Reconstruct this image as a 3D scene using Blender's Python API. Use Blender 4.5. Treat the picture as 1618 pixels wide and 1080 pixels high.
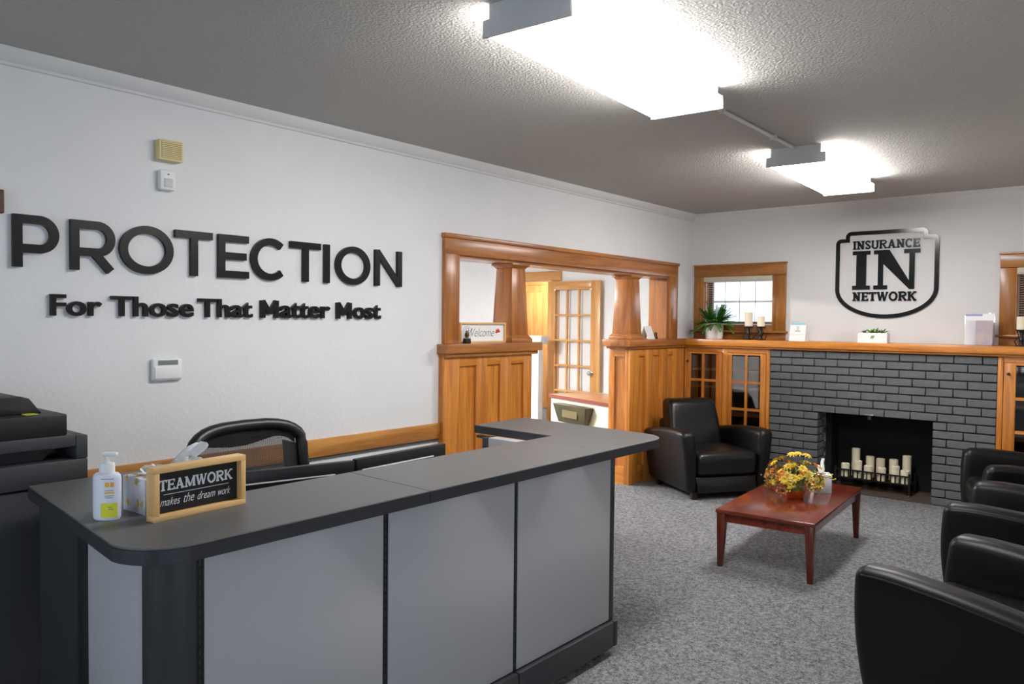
import bpy, bmesh, math, random
from mathutils import Vector, Matrix
R = math.radians
random.seed(7)
for o in list(bpy.data.objects): bpy.data.objects.remove(o, do_unlink=True)
scn = bpy.context.scene
COL = scn.collection

# ------------------------------------------------------------------ camera
cam_d = bpy.data.cameras.new('camera'); cam = bpy.data.objects.new('camera', cam_d); COL.objects.link(cam)
cam_d.sensor_width = 36.0; cam_d.lens = 1218.38 * 36.0 / 1618.0; cam_d.clip_start = 0.02; cam_d.clip_end = 100
cr = Vector((0.76808948, 0.64027012, 0.00962921)); cu = Vector((-0.02511174, 0.01509205, 0.99957072)); cf = Vector((-0.63984995, 0.76800156, -0.02767034))
m3 = Matrix((cr, cu, -cf)).transposed()
cam.matrix_world = Matrix.Translation((3.70906, -7.35977, 1.48731)) @ m3.to_4x4()
scn.camera = cam

# ------------------------------------------------------------------ world, exposure
SKY = 3.3
LENS_STRENGTH = 27.0
BACK_STRENGTH = 165.0
w = bpy.data.worlds.new('daylight'); scn.world = w; w.use_nodes = True
bg = w.node_tree.nodes['Background']; bg.inputs['Color'].default_value = (0.72, 0.85, 1.0, 1); bg.inputs['Strength'].default_value = SKY
vs = scn.view_settings
vs.view_transform = 'Standard'; vs.look = 'None'; vs.exposure = 0.25; vs.gamma = 1.0; vs.use_curve_mapping = False

# ------------------------------------------------------------------ materials
def srgb(r, g, b):
    f = lambda c: (c/255/12.92) if c/255 <= 0.04045 else ((c/255+0.055)/1.055)**2.4
    return (f(r), f(g), f(b), 1)
MATS = {}
def new_mat(name):
    m = bpy.data.materials.new(name); m.use_nodes = True; MATS[name] = m
    nt = m.node_tree; return m, nt, nt.nodes['Principled BSDF']
def nd(nt, t, **kw):
    n = nt.nodes.new(t)
    for k, v in kw.items(): setattr(n, k, v)
    return n
def plain(name, col, rough=0.5, metal=0.0, bump=0.0, bscale=200, var=0.0, vscale=8, spec=0.5, coat=0.0, vcol=None, stretch=None, trans=0.0, ior=1.45, alpha=1.0, emis=0.0, sheen=0.0):
    m, nt, p = new_mat(name)
    p.inputs['Base Color'].default_value = col; p.inputs['Roughness'].default_value = rough; p.inputs['Metallic'].default_value = metal
    p.inputs['Specular IOR Level'].default_value = spec; p.inputs['Coat Weight'].default_value = coat; p.inputs['IOR'].default_value = ior
    p.inputs['Transmission Weight'].default_value = trans; p.inputs['Alpha'].default_value = alpha
    if sheen: p.inputs['Sheen Weight'].default_value = sheen
    if emis:
        p.inputs['Emission Color'].default_value = col; p.inputs['Emission Strength'].default_value = emis
    tc = nd(nt, 'ShaderNodeTexCoord'); mp = nd(nt, 'ShaderNodeMapping')
    nt.links.new(tc.outputs['Object'], mp.inputs['Vector'])
    if stretch: mp.inputs['Scale'].default_value = stretch
    nz = nd(nt, 'ShaderNodeTexNoise'); nz.inputs['Scale'].default_value = vscale; nz.inputs['Detail'].default_value = 5
    nt.links.new(mp.outputs['Vector'], nz.inputs['Vector'])
    rp = nd(nt, 'ShaderNodeValToRGB')
    c2 = vcol or tuple(max(0, c*(1-var)) for c in col[:3])+(1,)
    c1 = col if vcol else tuple(min(1, c*(1+var)) for c in col[:3])+(1,)
    rp.color_ramp.elements[0].position = 0.35; rp.color_ramp.elements[0].color = c2
    rp.color_ramp.elements[1].position = 0.65; rp.color_ramp.elements[1].color = c1
    nt.links.new(nz.outputs['Fac'], rp.inputs['Fac']); nt.links.new(rp.outputs['Color'], p.inputs['Base Color'])
    if bump:
        n2 = nd(nt, 'ShaderNodeTexNoise'); n2.inputs['Scale'].default_value = bscale; n2.inputs['Detail'].default_value = 4
        nt.links.new(mp.outputs['Vector'], n2.inputs['Vector'])
        b = nd(nt, 'ShaderNodeBump'); b.inputs['Strength'].default_value = bump; b.inputs['Distance'].default_value = 0.01
        nt.links.new(n2.outputs['Fac'], b.inputs['Height']); nt.links.new(b.outputs['Normal'], p.inputs['Normal'])
    return m
def wood(name, light, dark, axis='Z', rough=0.32, scale=1.0, coat=0.25):
    m, nt, p = new_mat(name)
    tc = nd(nt, 'ShaderNodeTexCoord'); oi = nd(nt, 'ShaderNodeObjectInfo'); mp = nd(nt, 'ShaderNodeMapping')
    s = {'X': (1.1, 15, 15), 'Y': (15, 1.1, 15), 'Z': (15, 15, 1.1)}[axis]
    mp.inputs['Scale'].default_value = tuple(v*scale for v in s)
    vm = nd(nt, 'ShaderNodeVectorMath', operation='SCALE'); cb = nd(nt, 'ShaderNodeCombineXYZ')
    for i in range(3): nt.links.new(oi.outputs['Random'], cb.inputs[i])
    nt.links.new(cb.outputs[0], vm.inputs[0]); vm.inputs['Scale'].default_value = 37.0
    ad = nd(nt, 'ShaderNodeVectorMath', operation='ADD')
    nt.links.new(tc.outputs['Object'], mp.inputs['Vector']); nt.links.new(mp.outputs['Vector'], ad.inputs[0]); nt.links.new(vm.outputs[0], ad.inputs[1])
    n1 = nd(nt, 'ShaderNodeTexNoise'); n1.inputs['Scale'].default_value = 1.0; n1.inputs['Detail'].default_value = 6; n1.inputs['Distortion'].default_value = 1.2
    n2 = nd(nt, 'ShaderNodeTexNoise'); n2.inputs['Scale'].default_value = 9.0; n2.inputs['Detail'].default_value = 3
    nt.links.new(ad.outputs[0], n1.inputs['Vector']); nt.links.new(ad.outputs[0], n2.inputs['Vector'])
    mx = nd(nt, 'ShaderNodeMath', operation='MULTIPLY_ADD'); mx.inputs[1].default_value = 0.35; 
    nt.links.new(n2.outputs['Fac'], mx.inputs[0]); nt.links.new(n1.outputs['Fac'], mx.inputs[2])
    rp = nd(nt, 'ShaderNodeValToRGB'); rp.color_ramp.elements[0].position = 0.45; rp.color_ramp.elements[0].color = dark
    rp.color_ramp.elements[1].position = 0.85; rp.color_ramp.elements[1].color = light
    nt.links.new(mx.outputs[0], rp.inputs['Fac']); nt.links.new(rp.outputs['Color'], p.inputs['Base Color'])
    p.inputs['Roughness'].default_value = rough; p.inputs['Coat Weight'].default_value = coat; p.inputs['Coat Roughness'].default_value = 0.18
    b = nd(nt, 'ShaderNodeBump'); b.inputs['Strength'].default_value = 0.06; b.inputs['Distance'].default_value = 0.004
    nt.links.new(n2.outputs['Fac'], b.inputs['Height']); nt.links.new(b.outputs['Normal'], p.inputs['Normal'])
    return m

OL, OD = srgb(218, 142, 58), srgb(172, 98, 34)
oakX, oakY, oakZ = wood('oak_x', OL, OD, 'X'), wood('oak_y', OL, OD, 'Y'), wood('oak_z', OL, OD, 'Z')
TL, TD = srgb(190, 122, 60), srgb(138, 80, 36)
trimX, trimY, trimZ = wood('trim_x', TL, TD, 'X'), wood('trim_y', TL, TD, 'Y'), wood('trim_z', TL, TD, 'Z')
WL, WD = srgb(178, 116, 48), srgb(128, 78, 28)
winX, winZ = wood('window_oak_x', WL, WD, 'X'), wood('window_oak_z', WL, WD, 'Z')
railY = wood('rail_oak', srgb(205, 145, 75), srgb(148, 90, 36), 'Y', scale=0.7)
PL, PD = srgb(222, 168, 100), srgb(196, 132, 66)
pineX, pineY, pineZ = wood('door_pine_x', PL, PD, 'X'), wood('pine_y', srgb(232, 190, 130), srgb(214, 164, 98), 'Y', coat=0.05), wood('door_pine_z', PL, PD, 'Z')
pineF = wood('frame_pine', srgb(232, 190, 130), srgb(214, 164, 98), 'Z', coat=0.05)
cherry = wood('cherry', srgb(118, 44, 24), srgb(82, 25, 13), 'Y', rough=0.2, coat=0.5)
cherryZ = wood('cherry_leg', srgb(104, 38, 22), srgb(66, 20, 12), 'Z', rough=0.25, coat=0.4)
M_wall = plain('wall_paint', srgb(225, 225, 226), 0.75, bump=0.17, bscale=55, var=0.015, vscale=3)
M_wall2 = plain('far_wall_paint', srgb(218, 218, 218), 0.7, bump=0.12, bscale=60, var=0.012, vscale=3)
M_white = plain('white_wall', srgb(240, 240, 240), 0.7, var=0.01)
M_ceil = plain('stipple_ceiling', srgb(186, 183, 178), 0.8, bump=0.9, bscale=85, var=0.03, vscale=60)
M_crown = plain('crown_paint', srgb(214, 214, 214), 0.5, var=0.01)
def carpet():
    m, nt, p = new_mat('carpet')
    tc = nd(nt, 'ShaderNodeTexCoord')
    n1 = nd(nt, 'ShaderNodeTexNoise'); n1.inputs['Scale'].default_value = 120; n1.inputs['Detail'].default_value = 7; n1.inputs['Roughness'].default_value = 0.75
    n2 = nd(nt, 'ShaderNodeTexNoise'); n2.inputs['Scale'].default_value = 45; n2.inputs['Detail'].default_value = 4
    for n in (n1, n2): nt.links.new(tc.outputs['Object'], n.inputs['Vector'])
    ma = nd(nt, 'ShaderNodeMath', operation='MULTIPLY_ADD'); ma.inputs[1].default_value = 0.45
    nt.links.new(n2.outputs['Fac'], ma.inputs[0]); nt.links.new(n1.outputs['Fac'], ma.inputs[2])
    rp = nd(nt, 'ShaderNodeValToRGB'); e = rp.color_ramp.elements
    e[0].position = 0.56; e[0].color = srgb(58, 59, 62); e[1].position = 0.90; e[1].color = srgb(162, 162, 164)
    nt.links.new(ma.outputs[0], rp.inputs['Fac']); nt.links.new(rp.outputs['Color'], p.inputs['Base Color'])
    p.inputs['Roughness'].default_value = 0.95; p.inputs['Specular IOR Level'].default_value = 0.1
    b = nd(nt, 'ShaderNodeBump'); b.inputs['Strength'].default_value = 0.6; b.inputs['Distance'].default_value = 0.01
    nt.links.new(n1.outputs['Fac'], b.inputs['Height']); nt.links.new(b.outputs['Normal'], p.inputs['Normal'])
    return m
M_carpet = carpet()
M_brick = plain('painted_brick', srgb(98, 101, 104), 0.5, bump=0.5, bscale=130, var=0.05, vscale=20)
M_mortar = plain('painted_mortar', srgb(46, 48, 51), 0.75, bump=0.4, bscale=160)
M_soot = plain('firebox_black', srgb(16, 16, 17), 0.8, bump=0.2, bscale=60)
M_hearth = plain('hearth_tile', srgb(80, 68, 60), 0.8, var=0.2, vscale=20)
M_leather = plain('black_leather', srgb(14, 14, 15), 0.3, bump=0.05, bscale=350, var=0.05, spec=0.55)
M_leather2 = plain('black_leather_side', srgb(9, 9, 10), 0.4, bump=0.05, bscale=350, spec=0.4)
M_darkleg = plain('dark_wood_leg', srgb(38, 22, 18), 0.4)
M_lam = plain('grey_laminate', srgb(92, 92, 93), 0.42, var=0.06, vscale=300, bump=0.03, bscale=400)
M_edge = plain('charcoal_edge', srgb(50, 50, 54), 0.42)
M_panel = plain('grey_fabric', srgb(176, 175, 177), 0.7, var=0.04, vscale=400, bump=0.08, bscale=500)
M_metal_dk = plain('charcoal_metal', srgb(62, 63, 66), 0.38, metal=0.3)
M_gap = plain('slot_black', srgb(20, 20, 22), 0.6)
M_black = plain('black_plastic', srgb(24, 24, 25), 0.38)
M_gloss = plain('gloss_black', srgb(10, 10, 11), 0.16, spec=0.6)
M_letter = plain('letter_black', srgb(8, 8, 9), 0.32, spec=0.35)
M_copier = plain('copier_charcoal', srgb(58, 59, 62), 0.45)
M_copier2 = plain('copier_black', srgb(26, 26, 28), 0.42)
M_whitepl = plain('white_plastic', srgb(232, 232, 232), 0.4)
M_ivory = plain('ivory_plastic', srgb(222, 205, 150), 0.5)
M_grille = plain('ivory_shadow', srgb(150, 135, 92), 0.6)
M_lcd = plain('lcd_grey', srgb(120, 128, 122), 0.25)
M_wax = plain('candle_wax', srgb(238, 226, 200), 0.5, var=0.03)
M_pot = plain('white_ceramic', srgb(238, 238, 238), 0.25)
M_leaf = plain('leaf_green', srgb(92, 158, 54), 0.5, vcol=srgb(54, 116, 34), vscale=25)
M_leaf2 = plain('succulent_green', srgb(112, 160, 66), 0.5, vcol=srgb(66, 118, 40), vscale=30)
M_leaf3 = plain('silk_leaf_green', srgb(120, 130, 44), 0.55, vcol=srgb(58, 72, 26), vscale=40)
M_yel = plain('yellow_petal', srgb(236, 212, 70), 0.55, vcol=srgb(222, 178, 40), vscale=40)
M_pale = plain('pale_petal', srgb(240, 232, 130), 0.55, vcol=srgb(226, 206, 80), vscale=40)
M_org = plain('orange_petal', srgb(216, 128, 40), 0.55, vcol=srgb(180, 84, 30), vscale=40)
M_centre = plain('flower_centre', srgb(150, 110, 30), 0.8)
M_rust = plain('rust_bowl', srgb(186, 74, 24), 0.3)
M_paper = plain('white_paper', srgb(240, 240, 240), 0.7)
M_blue = plain('pale_blue_print', srgb(150, 200, 226), 0.6)
M_lilac = plain('lilac_print', srgb(160, 152, 196), 0.6)
M_skinp = plain('peach_print', srgb(228, 204, 192), 0.6, vcol=srgb(196, 190, 206), vscale=14)
M_greyp = plain('grey_print', srgb(120, 120, 124), 0.7)
M_redp = plain('red_print', srgb(206, 66, 44), 0.7)
M_board = plain('chalk_black', srgb(18, 18, 20), 0.5)
M_chalk = plain('chalk_white', srgb(222, 226, 232), 0.8)
M_lemon = plain('lemon_label', srgb(224, 222, 60), 0.5)
M_orangep = plain('orange_print', srgb(238, 178, 40), 0.5)
M_bottle = plain('bottle_white', srgb(226, 228, 240), 0.35)
M_tissbox = plain('tissue_card', srgb(230, 231, 233), 0.6, vcol=srgb(176, 180, 186), vscale=9)
M_fix = plain('fixture_enamel', srgb(206, 206, 206), 0.45)
M_steel = plain('brushed_steel', srgb(190, 190, 192), 0.3, metal=1.0)
M_brass = plain('aged_brass', srgb(92, 74, 44), 0.4, metal=0.9)
M_cream = plain('cream_laminate', srgb(226, 222, 196), 0.5)
M_deskwood = wood('desk_laminate', srgb(206, 150, 96), srgb(176, 116, 66), 'X', coat=0.1)
M_maroon = plain('maroon_edge', srgb(132, 70, 62), 0.5)
M_olive = plain('smoke_pocket', srgb(74, 68, 44), 0.3, var=0.15)
M_blind = plain('white_slat', srgb(236, 236, 232), 0.5)
M_inner = plain('bookcase_inside', srgb(58, 52, 48), 0.8)
M_brown = plain('brown_board', srgb(86, 50, 30), 0.5)
M_dgrey = plain('dark_grey_strip', srgb(84, 84, 82), 0.5)
def glass(name, rough=0.0, tint=(1, 1, 1, 1), gl=0.1):
    m, nt, p = new_mat(name)
    out = nt.nodes['Material Output']; t = nd(nt, 'ShaderNodeBsdfTransparent'); t.inputs['Color'].default_value = tint
    g = nd(nt, 'ShaderNodeBsdfGlossy'); g.inputs['Roughness'].default_value = 0.03; mx = nd(nt, 'ShaderNodeMixShader'); mx.inputs[0].default_value = gl
    nt.links.new(t.outputs[0], mx.inputs[1]); nt.links.new(g.outputs[0], mx.inputs[2]); nt.links.new(mx.outputs[0], out.inputs['Surface']); nt.nodes.remove(p)
    return m
M_glass = glass('window_glass', gl=0.05)
M_cabglass = glass('cabinet_glass', tint=(0.75, 0.75, 0.76, 1), gl=0.09)
M_acryl = glass('clear_acrylic', tint=(0.97, 0.97, 0.98, 1), gl=0.1)
def mesh_fabric():
    m, nt, p = new_mat('chair_mesh_fabric')
    out = nt.nodes['Material Output']; t = nd(nt, 'ShaderNodeBsdfTransparent'); mx = nd(nt, 'ShaderNodeMixShader')
    p.inputs['Base Color'].default_value = srgb(44, 44, 46); p.inputs['Roughness'].default_value = 0.7
    tc = nd(nt, 'ShaderNodeTexCoord'); sp = nd(nt, 'ShaderNodeSeparateXYZ'); nt.links.new(tc.outputs['Object'], sp.inputs[0])
    fac = []
    for ax in ('Y', 'Z'):
        mu = nd(nt, 'ShaderNodeMath', operation='MULTIPLY'); mu.inputs[1].default_value = 1500.0; nt.links.new(sp.outputs[ax], mu.inputs[0])
        si = nd(nt, 'ShaderNodeMath', operation='SINE'); nt.links.new(mu.outputs[0], si.inputs[0])
        gt = nd(nt, 'ShaderNodeMath', operation='GREATER_THAN'); gt.inputs[1].default_value = 0.1; nt.links.new(si.outputs[0], gt.inputs[0]); fac.append(gt)
    mm = nd(nt, 'ShaderNodeMath', operation='MAXIMUM'); nt.links.new(fac[0].outputs[0], mm.inputs[0]); nt.links.new(fac[1].outputs[0], mm.inputs[1])
    nt.links.new(mm.outputs[0], mx.inputs[0]); nt.links.new(t.outputs[0], mx.inputs[1]); nt.links.new(p.outputs[0], mx.inputs[2]); nt.links.new(mx.outputs[0], out.inputs['Surface'])
    return m
M_mesh = mesh_fabric()
def lens_mat(name, s):
    m, nt, p = new_mat(name)
    p.inputs['Base Color'].default_value = (0.9, 0.9, 0.9, 1); p.inputs['Emission Color'].default_value = (1.0, 0.985, 0.96, 1); p.inputs['Emission Strength'].default_value = s
    return m
M_lens = lens_mat('lit_acrylic_lens', LENS_STRENGTH)
M_lens2 = lens_mat('added_back_room_lens', BACK_STRENGTH)
M_lens3 = lens_mat('added_hall_lens', 45.0)

# ------------------------------------------------------------------ mesh builder
class MB:
    def __init__(self): self.bm = bmesh.new()
    def poly(self, vs_, faces):
        v = [self.bm.verts.new(p) for p in vs_]
        for f in faces:
            try: self.bm.faces.new([v[i] for i in f])
            except ValueError: pass
        return self
    def box(self, x0, x1, y0, y1, z0, z1):
        p = [(x0,y0,z0),(x1,y0,z0),(x1,y1,z0),(x0,y1,z0),(x0,y0,z1),(x1,y0,z1),(x1,y1,z1),(x0,y1,z1)]
        return self.poly(p, [(0,3,2,1),(4,5,6,7),(0,1,5,4),(1,2,6,5),(2,3,7,6),(3,0,4,7)])
    def frustum(self, c0, h0, c1, h1):
        # rectangular frustum: centre (x,y,z), half sizes (hx,hy)
        p = [(c0[0]+sx*h0[0], c0[1]+sy*h0[1], c0[2]) for sx, sy in ((-1,-1),(1,-1),(1,1),(-1,1))]
        p += [(c1[0]+sx*h1[0], c1[1]+sy*h1[1], c1[2]) for sx, sy in ((-1,-1),(1,-1),(1,1),(-1,1))]
        return self.poly(p, [(0,3,2,1),(4,5,6,7),(0,1,5,4),(1,2,6,5),(2,3,7,6),(3,0,4,7)])
    def prism(self, pts, a, b, mp):
        # polygon pts (u,v) extruded from depth a to b with mapping mp(u,v,d)
        n = len(pts)
        v = [mp(u, q, a) for u, q in pts]+[mp(u, q, b) for u, q in pts]
        return self.poly(v, [tuple(range(n-1, -1, -1)), tuple(range(n, 2*n))]+[(i, (i+1) % n, n+(i+1) % n, n+i) for i in range(n)])
    def ribbon(self, pts, wd, a, b, mp, closed=False):
        n = len(pts); L = []; Rr = []
        for i in range(n):
            p = Vector(pts[i])
            pa = Vector(pts[i-1]) if (i > 0 or closed) else None
            pb = Vector(pts[(i+1) % n]) if (i < n-1 or closed) else None
            d1 = (p-pa).normalized() if pa is not None else None
            d2 = (pb-p).normalized() if pb is not None else None
            if d1 is None: d1 = d2
            if d2 is None: d2 = d1
            n1 = Vector((-d1.y, d1.x)); n2 = Vector((-d2.y, d2.x)); nm = (n1+n2)
            nm = nm.normalized() if nm.length > 1e-6 else n1
            k = 1/max(0.4, nm.dot(n1))
            L.append(p+nm*wd/2*k); Rr.append(p-nm*wd/2*k)
        v = []
        for q in (L, Rr):
            for d in (a, b): v += [mp(x.x, x.y, d) for x in q]
        F = []
        m_ = n if closed else n-1
        for i in range(m_):
            j = (i+1) % n
            F += [(i, j, 2*n+j, 2*n+i), (n+i, 3*n+i, 3*n+j, n+j), (i, n+i, n+j, j), (2*n+i, 2*n+j, 3*n+j, 3*n+i)]
        if not closed: F += [(0, 2*n, 3*n, n), (n-1, 2*n-1, 4*n-1, 3*n-1)]
        return self.poly(v, F)
    def tube(self, path, r, seg=8, cap=True):
        path = [Vector(p) for p in path]; rings = []
        up = Vector((0, 0, 1))
        for i, p in enumerate(path):
            t = (path[min(i+1, len(path)-1)]-path[max(i-1, 0)]).normalized()
            a = t.cross(up if abs(t.z) < 0.95 else Vector((1, 0, 0))).normalized(); b = t.cross(a)
            rr = r[i] if isinstance(r, (list, tuple)) else r
            rings.append([self.bm.verts.new(p+a*math.cos(2*math.pi*k/seg)*rr+b*math.sin(2*math.pi*k/seg)*rr) for k in range(seg)])
        for i in range(len(rings)-1):
            for k in range(seg):
                self.bm.faces.new((rings[i][k], rings[i][(k+1) % seg], rings[i+1][(k+1) % seg], rings[i+1][k]))
        if cap: self.bm.faces.new(rings[0][::-1]); self.bm.faces.new(rings[-1])
        return self
    def lathe(self, prof, seg=20, c=(0, 0, 0), sx=1, sy=1):
        rings = []
        for r_, z in prof:
            if r_ < 1e-6: rings.append([self.bm.verts.new((c[0], c[1], c[2]+z))])
            else: rings.append([self.bm.verts.new((c[0]+sx*r_*math.cos(2*math.pi*k/seg), c[1]+sy*r_*math.sin(2*math.pi*k/seg), c[2]+z)) for k in range(seg)])
        for i in range(len(rings)-1):
            A, B = rings[i], rings[i+1]
            for k in range(seg):
                k2 = (k+1) % seg
                if len(A) == 1 and len(B) == 1: continue
                if len(A) == 1: self.bm.faces.new((A[0], B[k], B[k2]))
                elif len(B) == 1: self.bm.faces.new((A[k], A[k2], B[0]))
                else: self.bm.faces.new((A[k], A[k2], B[k2], B[k]))
        if len(rings[0]) > 1: self.bm.faces.new(rings[0][::-1])
        if len(rings[-1]) > 1: self.bm.faces.new(rings[-1])
        return self
    def soft(self, x0, x1, y0, y1, z0, z1, r, n=5, mid=6, fn=None):
        # rounded box on a grid, optional deform fn(Vector)->Vector
        def axis(a, b):
            c = [a + r*(1-math.cos(math.pi/2*i/n)) for i in range(n)]
            mdl = [a+r+(b-a-2*r)*i/mid for i in range(mid+1)]
            return c+mdl+[b-(q-a) for q in c[::-1]]
        X, Y, Z = axis(x0, x1), axis(y0, y1), axis(z0, z1); N = len(X)-1
        cache = {}
        def V(i, j, k):
            if (i, j, k) in cache: return cache[(i, j, k)]
            p = Vector((X[i], Y[j], Z[k]))
            q = Vector((min(max(p.x, x0+r), x1-r), min(max(p.y, y0+r), y1-r), min(max(p.z, z0+r), z1-r)))
            d = p-q
            if d.length > 1e-9: 
                # map cube shell to sphere shell
                m_ = max(abs(d.x), abs(d.y), abs(d.z)); 
                p = q+d.normalized()*r*(m_/r if m_ < r-1e-9 else 1)
            if fn: p = Vector(fn(p))
            cache[(i, j, k)] = self.bm.verts.new(p); return cache[(i, j, k)]
        for a in range(N):
            for b in range(N):
                for s, fl in ((0, True), (N, False)):
                    for q in ([V(a, b, s), V(a+1, b, s), V(a+1, b+1, s), V(a, b+1, s)], [V(s, a, b), V(s, a+1, b), V(s, a+1, b+1), V(s, a, b+1)], [V(b, s, a), V(b, s, a+1), V(b+1, s, a+1), V(b+1, s, a)]):
                        self.bm.faces.new(q[::-1] if fl else q)
        return self
    def leaf(self, base, tip, wd, up, curl=0.0, n=4):
        base, tip, up = Vector(base), Vector(tip), Vector(up)
        d = tip-base; s = d.cross(up)
        s = s.normalized() if s.length > 1e-6 else Vector((1, 0, 0)); nn = s.cross(d).normalized()
        L, C_, Q = [], [], []
        for i in range(n+1):
            t = i/n; ww = wd*math.sin(math.pi*min(1, (t*0.92+0.06)))**0.8
            c = base+d*t+nn*curl*math.sin(math.pi*t)
            L.append(self.bm.verts.new(c+s*ww/2+nn*ww*.18)); C_.append(self.bm.verts.new(c)); Q.append(self.bm.verts.new(c-s*ww/2+nn*ww*.18))
        for i in range(n):
            self.bm.faces.new((L[i], L[i+1], C_[i+1], C_[i])); self.bm.faces.new((C_[i], C_[i+1], Q[i+1], Q[i]))
        return self

FR = {}    # frame origin of each object in its build frame
def obj(name, mb, mat, parent=None, bev=0.0, seg=2, smooth=None, label=None, kind=None, mats=None):
    bm = mb.bm
    bmesh.ops.recalc_face_normals(bm, faces=bm.faces)
    if bev: bmesh.ops.bevel(bm, geom=bm.edges[:], offset=bev, segments=seg, affect='EDGES', profile=0.5, clamp_overlap=True)
    lo = [min(v.co[i] for v in bm.verts) for i in range(3)]; hi = [max(v.co[i] for v in bm.verts) for i in range(3)]
    c = Vector([(a+b)/2 for a, b in zip(lo, hi)])
    bmesh.ops.translate(bm, verts=bm.verts, vec=-c)
    if smooth is None: smooth = 40
    for f in bm.faces: f.smooth = True
    for e in bm.edges:
        if len(e.link_faces) != 2 or e.calc_face_angle(9) > R(smooth): e.smooth = False
    me = bpy.data.meshes.new(name); bm.to_mesh(me); bm.free()
    for m in (mats or [mat]): me.materials.append(m)
    o = bpy.data.objects.new(name, me); COL.objects.link(o)
    if parent is not None:
        o.parent = parent; o.location = c-FR[parent.name]
    else: o.location = c
    FR[o.name] = c
    if label: o['label'] = label
    if kind: o['kind'] = kind
    return o
def share(name, src, parent, loc, rot=(0, 0, 0), scale=1.0, frame=None):
    # another object on the same mesh data, loc in the build frame
    o = bpy.data.objects.new(name, src.data if hasattr(src, 'data') else src); COL.objects.link(o)
    o.parent = parent; o.location = Vector(loc)-FR[parent.name] if parent is not None else Vector(loc)
    o.rotation_euler = rot; o.scale = (scale,)*3; FR[o.name] = Vector(loc)
    return o
def tag(o, label, cat, group=None):
    o['label'] = label; o['category'] = cat
    if group: o['group'] = group
    return o
def thing(name, label, cat, loc, rz=None, group=None):
    # rz None: children are built in world coordinates; else in the thing's own frame
    o = bpy.data.objects.new(name, None); COL.objects.link(o); o.empty_display_size = 0.1
    o.location = loc
    if rz is not None: o.rotation_euler = (0, 0, rz); FR[o.name] = Vector((0, 0, 0))
    else: FR[o.name] = Vector(loc)
    return tag(o, label, cat, group)
def struct(name, mb, mat, **kw):
    o = obj(name, mb, mat, **kw); o['kind'] = 'structure'; return o
def sroot(name, loc):
    o = bpy.data.objects.new(name, None); COL.objects.link(o); o.location = loc; FR[o.name] = Vector(loc); o['kind'] = 'structure'; return o
def copy_tree(o, parent=None):
    c = o.copy(); COL.objects.link(c); c.parent = parent
    for ch in o.children: copy_tree(ch, c)
    return c

# wall mappings: (u right, v up, d out of the wall)
LW = lambda u, v, d: (d, u, v)          # wall_left, faces +x
FW = lambda u, v, d: (u, -d, v)         # wall_far, faces -y

# ------------------------------------------------------------------ the room
H = 2.60
f = MB().box(-6.4, 5.4, -9.4, 3.3, -0.12, 0.0); struct('floor', f, M_carpet)
struct('ceiling', MB().box(-0.2, 5.4, -9.4, 0.2, H, H+0.1), M_ceil)
struct('ceiling_back_room', MB().box(-6.4, -0.2, -6.2, 3.3, 2.40, 2.52), M_white)
# left wall with the wide opening (y -3.51..-0.506, up to 1.937)
OY0, OY1, OZ = -3.512, -0.506, 1.937
m = MB()
m.box(-0.2, 0, -9.4, OY0, 0, H); m.box(-0.2, 0, OY1, 0.2, 0, H); m.box(-0.2, 0, OY0, OY1, OZ, H)
struct('wall_left', m, M_wall)
# far wall with two windows and the firebox
WX = [(0.148, 0.866), (2.848, 3.566)]; WZ0, WZ1 = 1.455, 1.955
FX0, FX1, FZ = 1.395, 2.324, 0.685
m = MB()
m.box(0, 5.4, 0, 0.2, WZ1, H)
m.box(0, WX[0][0], 0, 0.2, 0, WZ1); m.box(WX[0][1], FX0, 0, 0.2, 0, WZ1); m.box(FX1, WX[1][0], 0, 0.2, 0, WZ1); m.box(WX[1][1], 5.4, 0, 0.2, 0, WZ1)
m.box(WX[0][0], WX[0][1], 0, 0.2, 0, WZ0); m.box(WX[1][0], WX[1][1], 0, 0.2, 0, WZ0); m.box(FX0, FX1, 0, 0.2, FZ, WZ1)
WALL_FAR = struct('wall_far', m, M_wall2)
struct('wall_right', MB().box(3.95, 4.1, -5.3, 0, 0, H), M_wall2)
SY0, SY1 = -8.6, -6.2
m = MB(); m.box(5.25, 5.4, -9.4, SY0, 0, H); m.box(5.25, 5.4, SY1, -5.3, 0, H); m.box(5.25, 5.4, SY0, SY1, 0, 0.5); m.box(5.25, 5.4, SY0, SY1, 2.2, H)
struct('wall_entry_side', m, M_wall2)
wr = sroot('window_4', (5.3, (SY0+SY1)/2, 0.5))
m = MB(); m.box(5.26, 5.36, SY0, SY0+.07, .5, 2.2); m.box(5.26, 5.36, SY1-.07, SY1, .5, 2.2); m.box(5.26, 5.36, SY0+.07, SY1-.07, .5, .57); m.box(5.26, 5.36, SY0+.07, SY1-.07, 2.13, 2.2); m.box(5.26, 5.36, -7.43, -7.37, .57, 2.13)
obj('window_frame', m, trimZ, wr); obj('pane', MB().box(5.309, 5.315, SY0+.07, SY1-.07, .57, 2.13), M_glass, wr)
struct('wall_entry_return', MB().box(4.1, 5.25, -5.42, -5.3, 0, H), M_wall2)
EX0, EX1 = 0.9, 2.7
m = MB(); m.box(0, EX0, -9.4, -9.25, 0, H); m.box(EX1, 5.25, -9.4, -9.25, 0, H); m.box(EX0, EX1, -9.4, -9.25, 2.2, H); m.box(EX0, EX1, -9.4, -9.25, 0, 0.6)
struct('wall_back', m, M_wall2)
wr = sroot('window_3', ((EX0+EX1)/2, -9.3, 0.6))
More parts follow.
